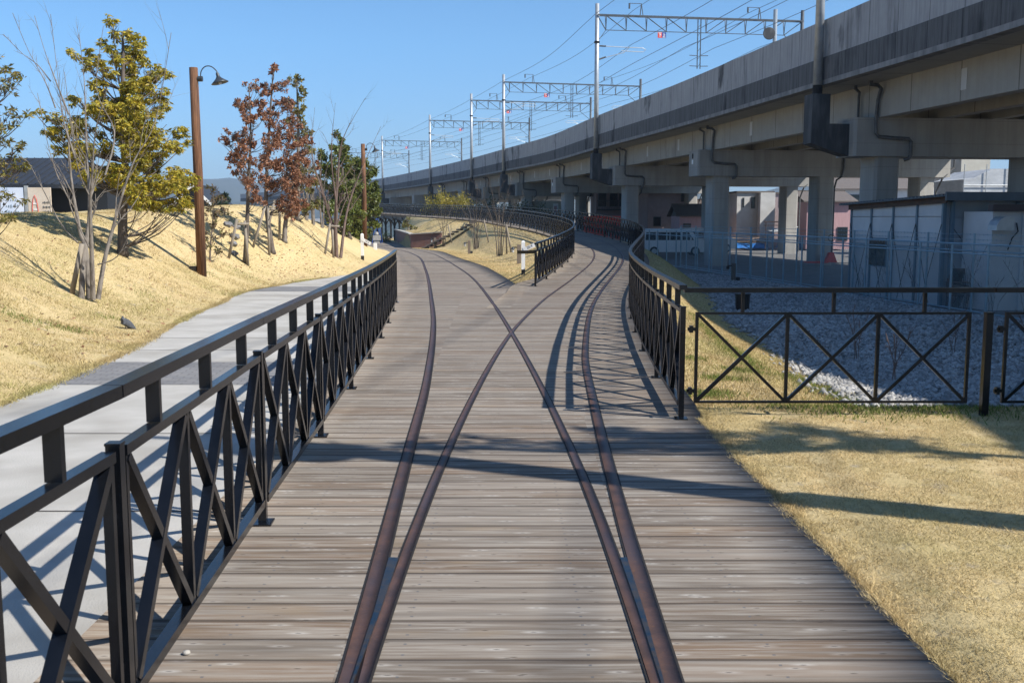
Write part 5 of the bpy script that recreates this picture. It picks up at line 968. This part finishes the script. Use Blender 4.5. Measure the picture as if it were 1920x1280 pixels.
t=house('apartment_block','grey apartment block with balconies framed between the second and third piers','building',9.6,13.,118,126,-1.15,5.5,'mauve',None,[(10.3,3.6,.9,1.5),(11.6,3.6,.9,1.5),(12.5,3.6,.6,1.5),(11.6,1.,.9,1.5),(10.3,1.,.9,1.5)])
for z_ in(-.1,2.5):
    b=MB(); b.box((11.3,117.4,z_),(3.4,1.2,.12)); 
    for k in range(18): b.bar((9.7+k*.19,116.85,z_),(9.7+k*.19,116.85,z_+1.0),.03,.03)
    b.bar((9.6,116.85,z_+1.02),(13,116.85,z_+1.02),.05,.05); b.build('balcony',M['galvd'],t)
house('building','wide mauve building beyond the third pier','building',14.2,18.6,108,116,-1.15,5.3,'mauve',None,[(17.9,3.9,.5,1.3),(15.2,1.2,.8,1.)])
house('house','small pink house with a grey tiled gable roof beyond the viaduct','house',15.1,17.7,93,98,-1.15,1.75,'pink','gable',[(15.8,.7,.7,.8)],.35,'x','tile',.95)
house('building','cream sunlit building behind the small pink house','building',18.,21.2,124,130,-1.15,5.2,'cream',None,[])
t=house('house','pale grey two-storey house with two dark slit windows beyond the second pier','house',20.9,24.2,96,103,-1.15,3.9,'whitewall',None,[(21.5,3.,.15,.9),(22.4,3.,.35,1.1)])
b=MB(); b.box((23.5,95.4,1.4),(1.35,1.0,5.)); b.build('bay',M['whitewall'],t)
t=thing('carport','dark steel carport frame with a sloping sheet roof in front of the pale house','carport',(23.,91.,-1.15)); b=MB()
for x in(22.3,23.9,24.9): b.bar((x,90.5,-1.15),(x,90.5,1.25),.08,.08)
b.bar((22.1,90.5,1.25),(25,90.5,1.25),.1,.12); b.bar((22.1,90.5,.95),(25,90.5,.95),.08,.08); b.build('frame',M['brownsteel'],t); b=MB(); b.add([(22.9,90,.35),(25.1,90,.8),(25.1,92.5,.9),(22.9,92.5,.45)]+[(22.9,90,.39),(25.1,90,.84),(25.1,92.5,.94),(22.9,92.5,.49)],[(0,1,2,3),(4,5,6,7),(0,1,5,4)]); b.build('roof_sheet',M['sheet'],t)
house('building','cream corner building left of the pale two-storey house','building',20.8,23.,112,117,-1.15,3.5,'cream',None,[])
house('building','mauve building right of the pale two-storey house','building',25.,27.,100,106,-1.15,3.9,'mauve',None,[(26.2,3.2,.6,1.)])
house('house','tall pink house between the sunlit pier and the office','house',26.,30.,91,98,-1.15,3.,'pink','gable',[(29.2,.2,.9,1.2)],.4,'x','tile',.9)
house('house','long house with brown tiled roof above the prefab office','house',34.5,43.5,110,118,-1.15,4.6,'whitewall','gable',[(36.5,3.6,1.2,.9)],.5,'x','tile',1.25)
house('building','stained cream building behind the sheeted scaffold','building',34.2,36.4,79,84,-1.15,6.4,'cream',None,[])
t=thing('scaffolded_house','house wrapped in wrinkled grey scaffold sheeting at upper right','building',(33,70,-1.15)); b=MB(); b.prism([(30.5,70,-1.15),(36.5,70,-1.15),(36.5,70,4.9),(32.4,70,4.9),(31.2,70,4.3),(30.5,70,4.2)],(0,6,0)); b.build('sheeting',M['sheet'],t); b=MB()
for x in(30.5,32.,33.5,35,36.4): b.tube([(x,69.9,-1.15),(x,69.9,5.2)],.03,6)
b.tube([(30.5,69.9,2.),(36.5,69.9,2.)],.03,6); b.tube([(30.5,69.9,3.8),(36.5,69.9,3.8)],.03,6); b.build('scaffold_pole',M['galv'],t)
t=thing('wall','beige block wall with a pink and white banner behind the raised boardwalk','wall',(4.2,122,-1.15)); b=MB(); b.box((4.3,122,1.2),(4.4,.3,4.7)); b.build('wall',M['cream'],t)
b=MB(); b.box((5.15,121.7,2.1),(.62,.03,2.3)); bn=b.build('banner',M['whitepaint'],t); b=MB(); b.box((5.12,121.675,2.6),(.36,.02,.7)); b.box((5.2,121.675,1.6),(.3,.02,.9)); b.build('print',M['pink'],bn)
# dark roofed house on the left
t=thing('house','dark navy house with charcoal metal roof behind the left crest','house',(-21,46,.9)); b=MB(); b.box((-23,49.5,2.0),(9.6,6.,2.3)); b.build('wall',M['navy'],t)
b=MB(); y0,ym,y1,za,zb,xl_,xr_,xt=45.6,49.6,53.4,3.1,4.45,-30,-17.9,-19.9
V=[(xl_,y0,za),(xr_,y0,za),(xr_,y1,za),(xl_,y1,za),(xl_,ym,zb+.02),(xt-.8,ym,zb+.02)]; b.add(V,[(0,1,5,4),(1,2,5),(2,3,4,5),(0,3,2,1)])
for k in range(34):
    x=xr_-.2-k*.36; 
    if x<xl_: break
    xt_=min(x,xt-.8); f=1 if x<xt-.8 else (xr_-x)/(xr_-xt+.8); b.bar((x,y0,za+.02),(x,y0+(ym-y0)*f,za+.02+(zb-za)*f),.035,.05)
b.build('roof',M['roofm'],t); b=MB(); b.box(((xl_+xr_)/2,y0-.03,za-.09),(xr_-xl_,.06,.17)); b.build('gutter',M['roofm'],t)
for x0,x1,m_,lab in((-22.35,-21.35,'signsky','white and pale blue printed panel standing against the navy house'),(-21.15,-20.15,'signbeige','beige printed panel with a red figure outline standing against the navy house')):
    tt=thing('sign_panel',lab,'sign',((x0+x1)/2,45.2,1.6)); b=MB(); b.box(((x0+x1)/2,45.2,1.9),(x1-x0,.06,2.1)); pn=b.build('panel',M[m_],tt); b=MB(); b.box((x0-.08,45.22,1.95),(.14,.12,2.15)); b.build('side_post',M['galv'],tt)
    q=MB()
    if m_=='signbeige':
        P=[(-.13,1.0),(-.14,1.7),(-.12,2.1),(-.07,2.45),(0,2.62),(.07,2.45),(.12,2.1),(.14,1.7),(.13,1.0)]; q.tube([(x0+.3+u,45.15,z_) for u,z_ in P],.012,5); q.build('red_outline',M['red'],pn); q=MB()
        for z_ in(1.5,1.75,2.0,2.25): q.box((x0+.3,45.16,z_),(.17,.012,.06))
        q.build('white_print',M['whitepaint'],pn); q=MB()
        for r_ in range(6):
            for c_ in range(5): q.box((x0+.66+c_*.07,45.16,2.3-r_*.2),(.035,.012,.05+.04*((r_+c_)%2)))
        q.build('lettering',M['galvd'],pn)
    else:
        for r_ in range(4):
            for c_ in range(6): q.box((x0+.25+c_*.1,45.16,2.4-r_*.26),(.035,.012,.05+.04*((r_*c_)%3)))
        q.build('lettering',M['framebl'],pn)
house('house','far gabled house with white bargeboards beyond the crest, right of the first lamp post','house',-27.2,-24.6,84,90,0,2.6,'navy','gable',[],.3,'y','roofm',1.5)
b=MB(); b.bar((-27.5,83.65,2.6),(-25.9,83.65,4.2),.1,.2); b.bar((-24.3,83.65,2.6),(-25.9,83.65,4.2),.1,.2); tag(b.build('bargeboard',M['whitepaint']),'white bargeboard','trim'); bb=bpy.data.objects['bargeboard']; hs=[o for o in bpy.data.objects if o.name.startswith('house') and o.get('label','').startswith('far gabled')][0]; bb.parent=hs; bb.location=-hs.location; del bb['label']; del bb['category']
# ---------------------------------------------------------------- hills
def ridge(name,y,x0,x1,h,seed,depth):
    xs=np.linspace(x0,x1,220); r=np.random.default_rng(seed); hh=np.full_like(xs,.62)
    for k in range(1,9): hh+=.33/k**1.1*np.sin(xs/(x1-x0)*2*np.pi*k*1.7+r.uniform(0,6.3))
    hh=np.clip(hh,.15,None)*h+r.normal(0,h*.012,len(xs)); rows=[]
    for f,e in((0,0),(.25,.42),(.5,.75),(.75,.93),(1,1.),(1.6,.5),(2,0)): rows.append(np.stack([xs,np.full_like(xs,y+depth*f)+r.normal(0,depth*.03,len(xs)),hh*e*(1+r.normal(0,.02,len(xs)))-3],1))
    V=np.concatenate(rows); n=len(xs); k=len(rows); i=np.arange(n*k).reshape(k,n); F=np.stack([i[:-1,:-1],i[:-1,1:],i[1:,1:],i[1:,:-1]],2).reshape(-1,4)
    tag(link_mesh(name,V,F,M['hill'],smooth=True),kind='structure')
ridge('hills',1900,-1500,1200,105,3,400); ridge('hills',2600,-2400,2000,130,8,600)
# ---------------------------------------------------------------- air
hm=bpy.data.materials.new('haze'); hm.use_nodes=True; hn=hm.node_tree; hn.nodes.remove(hn.nodes['Principled BSDF']); pv=hn.nodes.new('ShaderNodeVolumePrincipled'); pv.inputs['Color'].default_value=(.60,.78,1,1); pv.inputs['Density'].default_value=.0002; pv.inputs['Anisotropy'].default_value=.1
hn.links.new(pv.outputs[0],hn.nodes['Material Output'].inputs['Volume'])
b=MB(); b.box((0,1600,88),(7600,4300,182)); tag(b.build('haze',hm),kind='stuff')
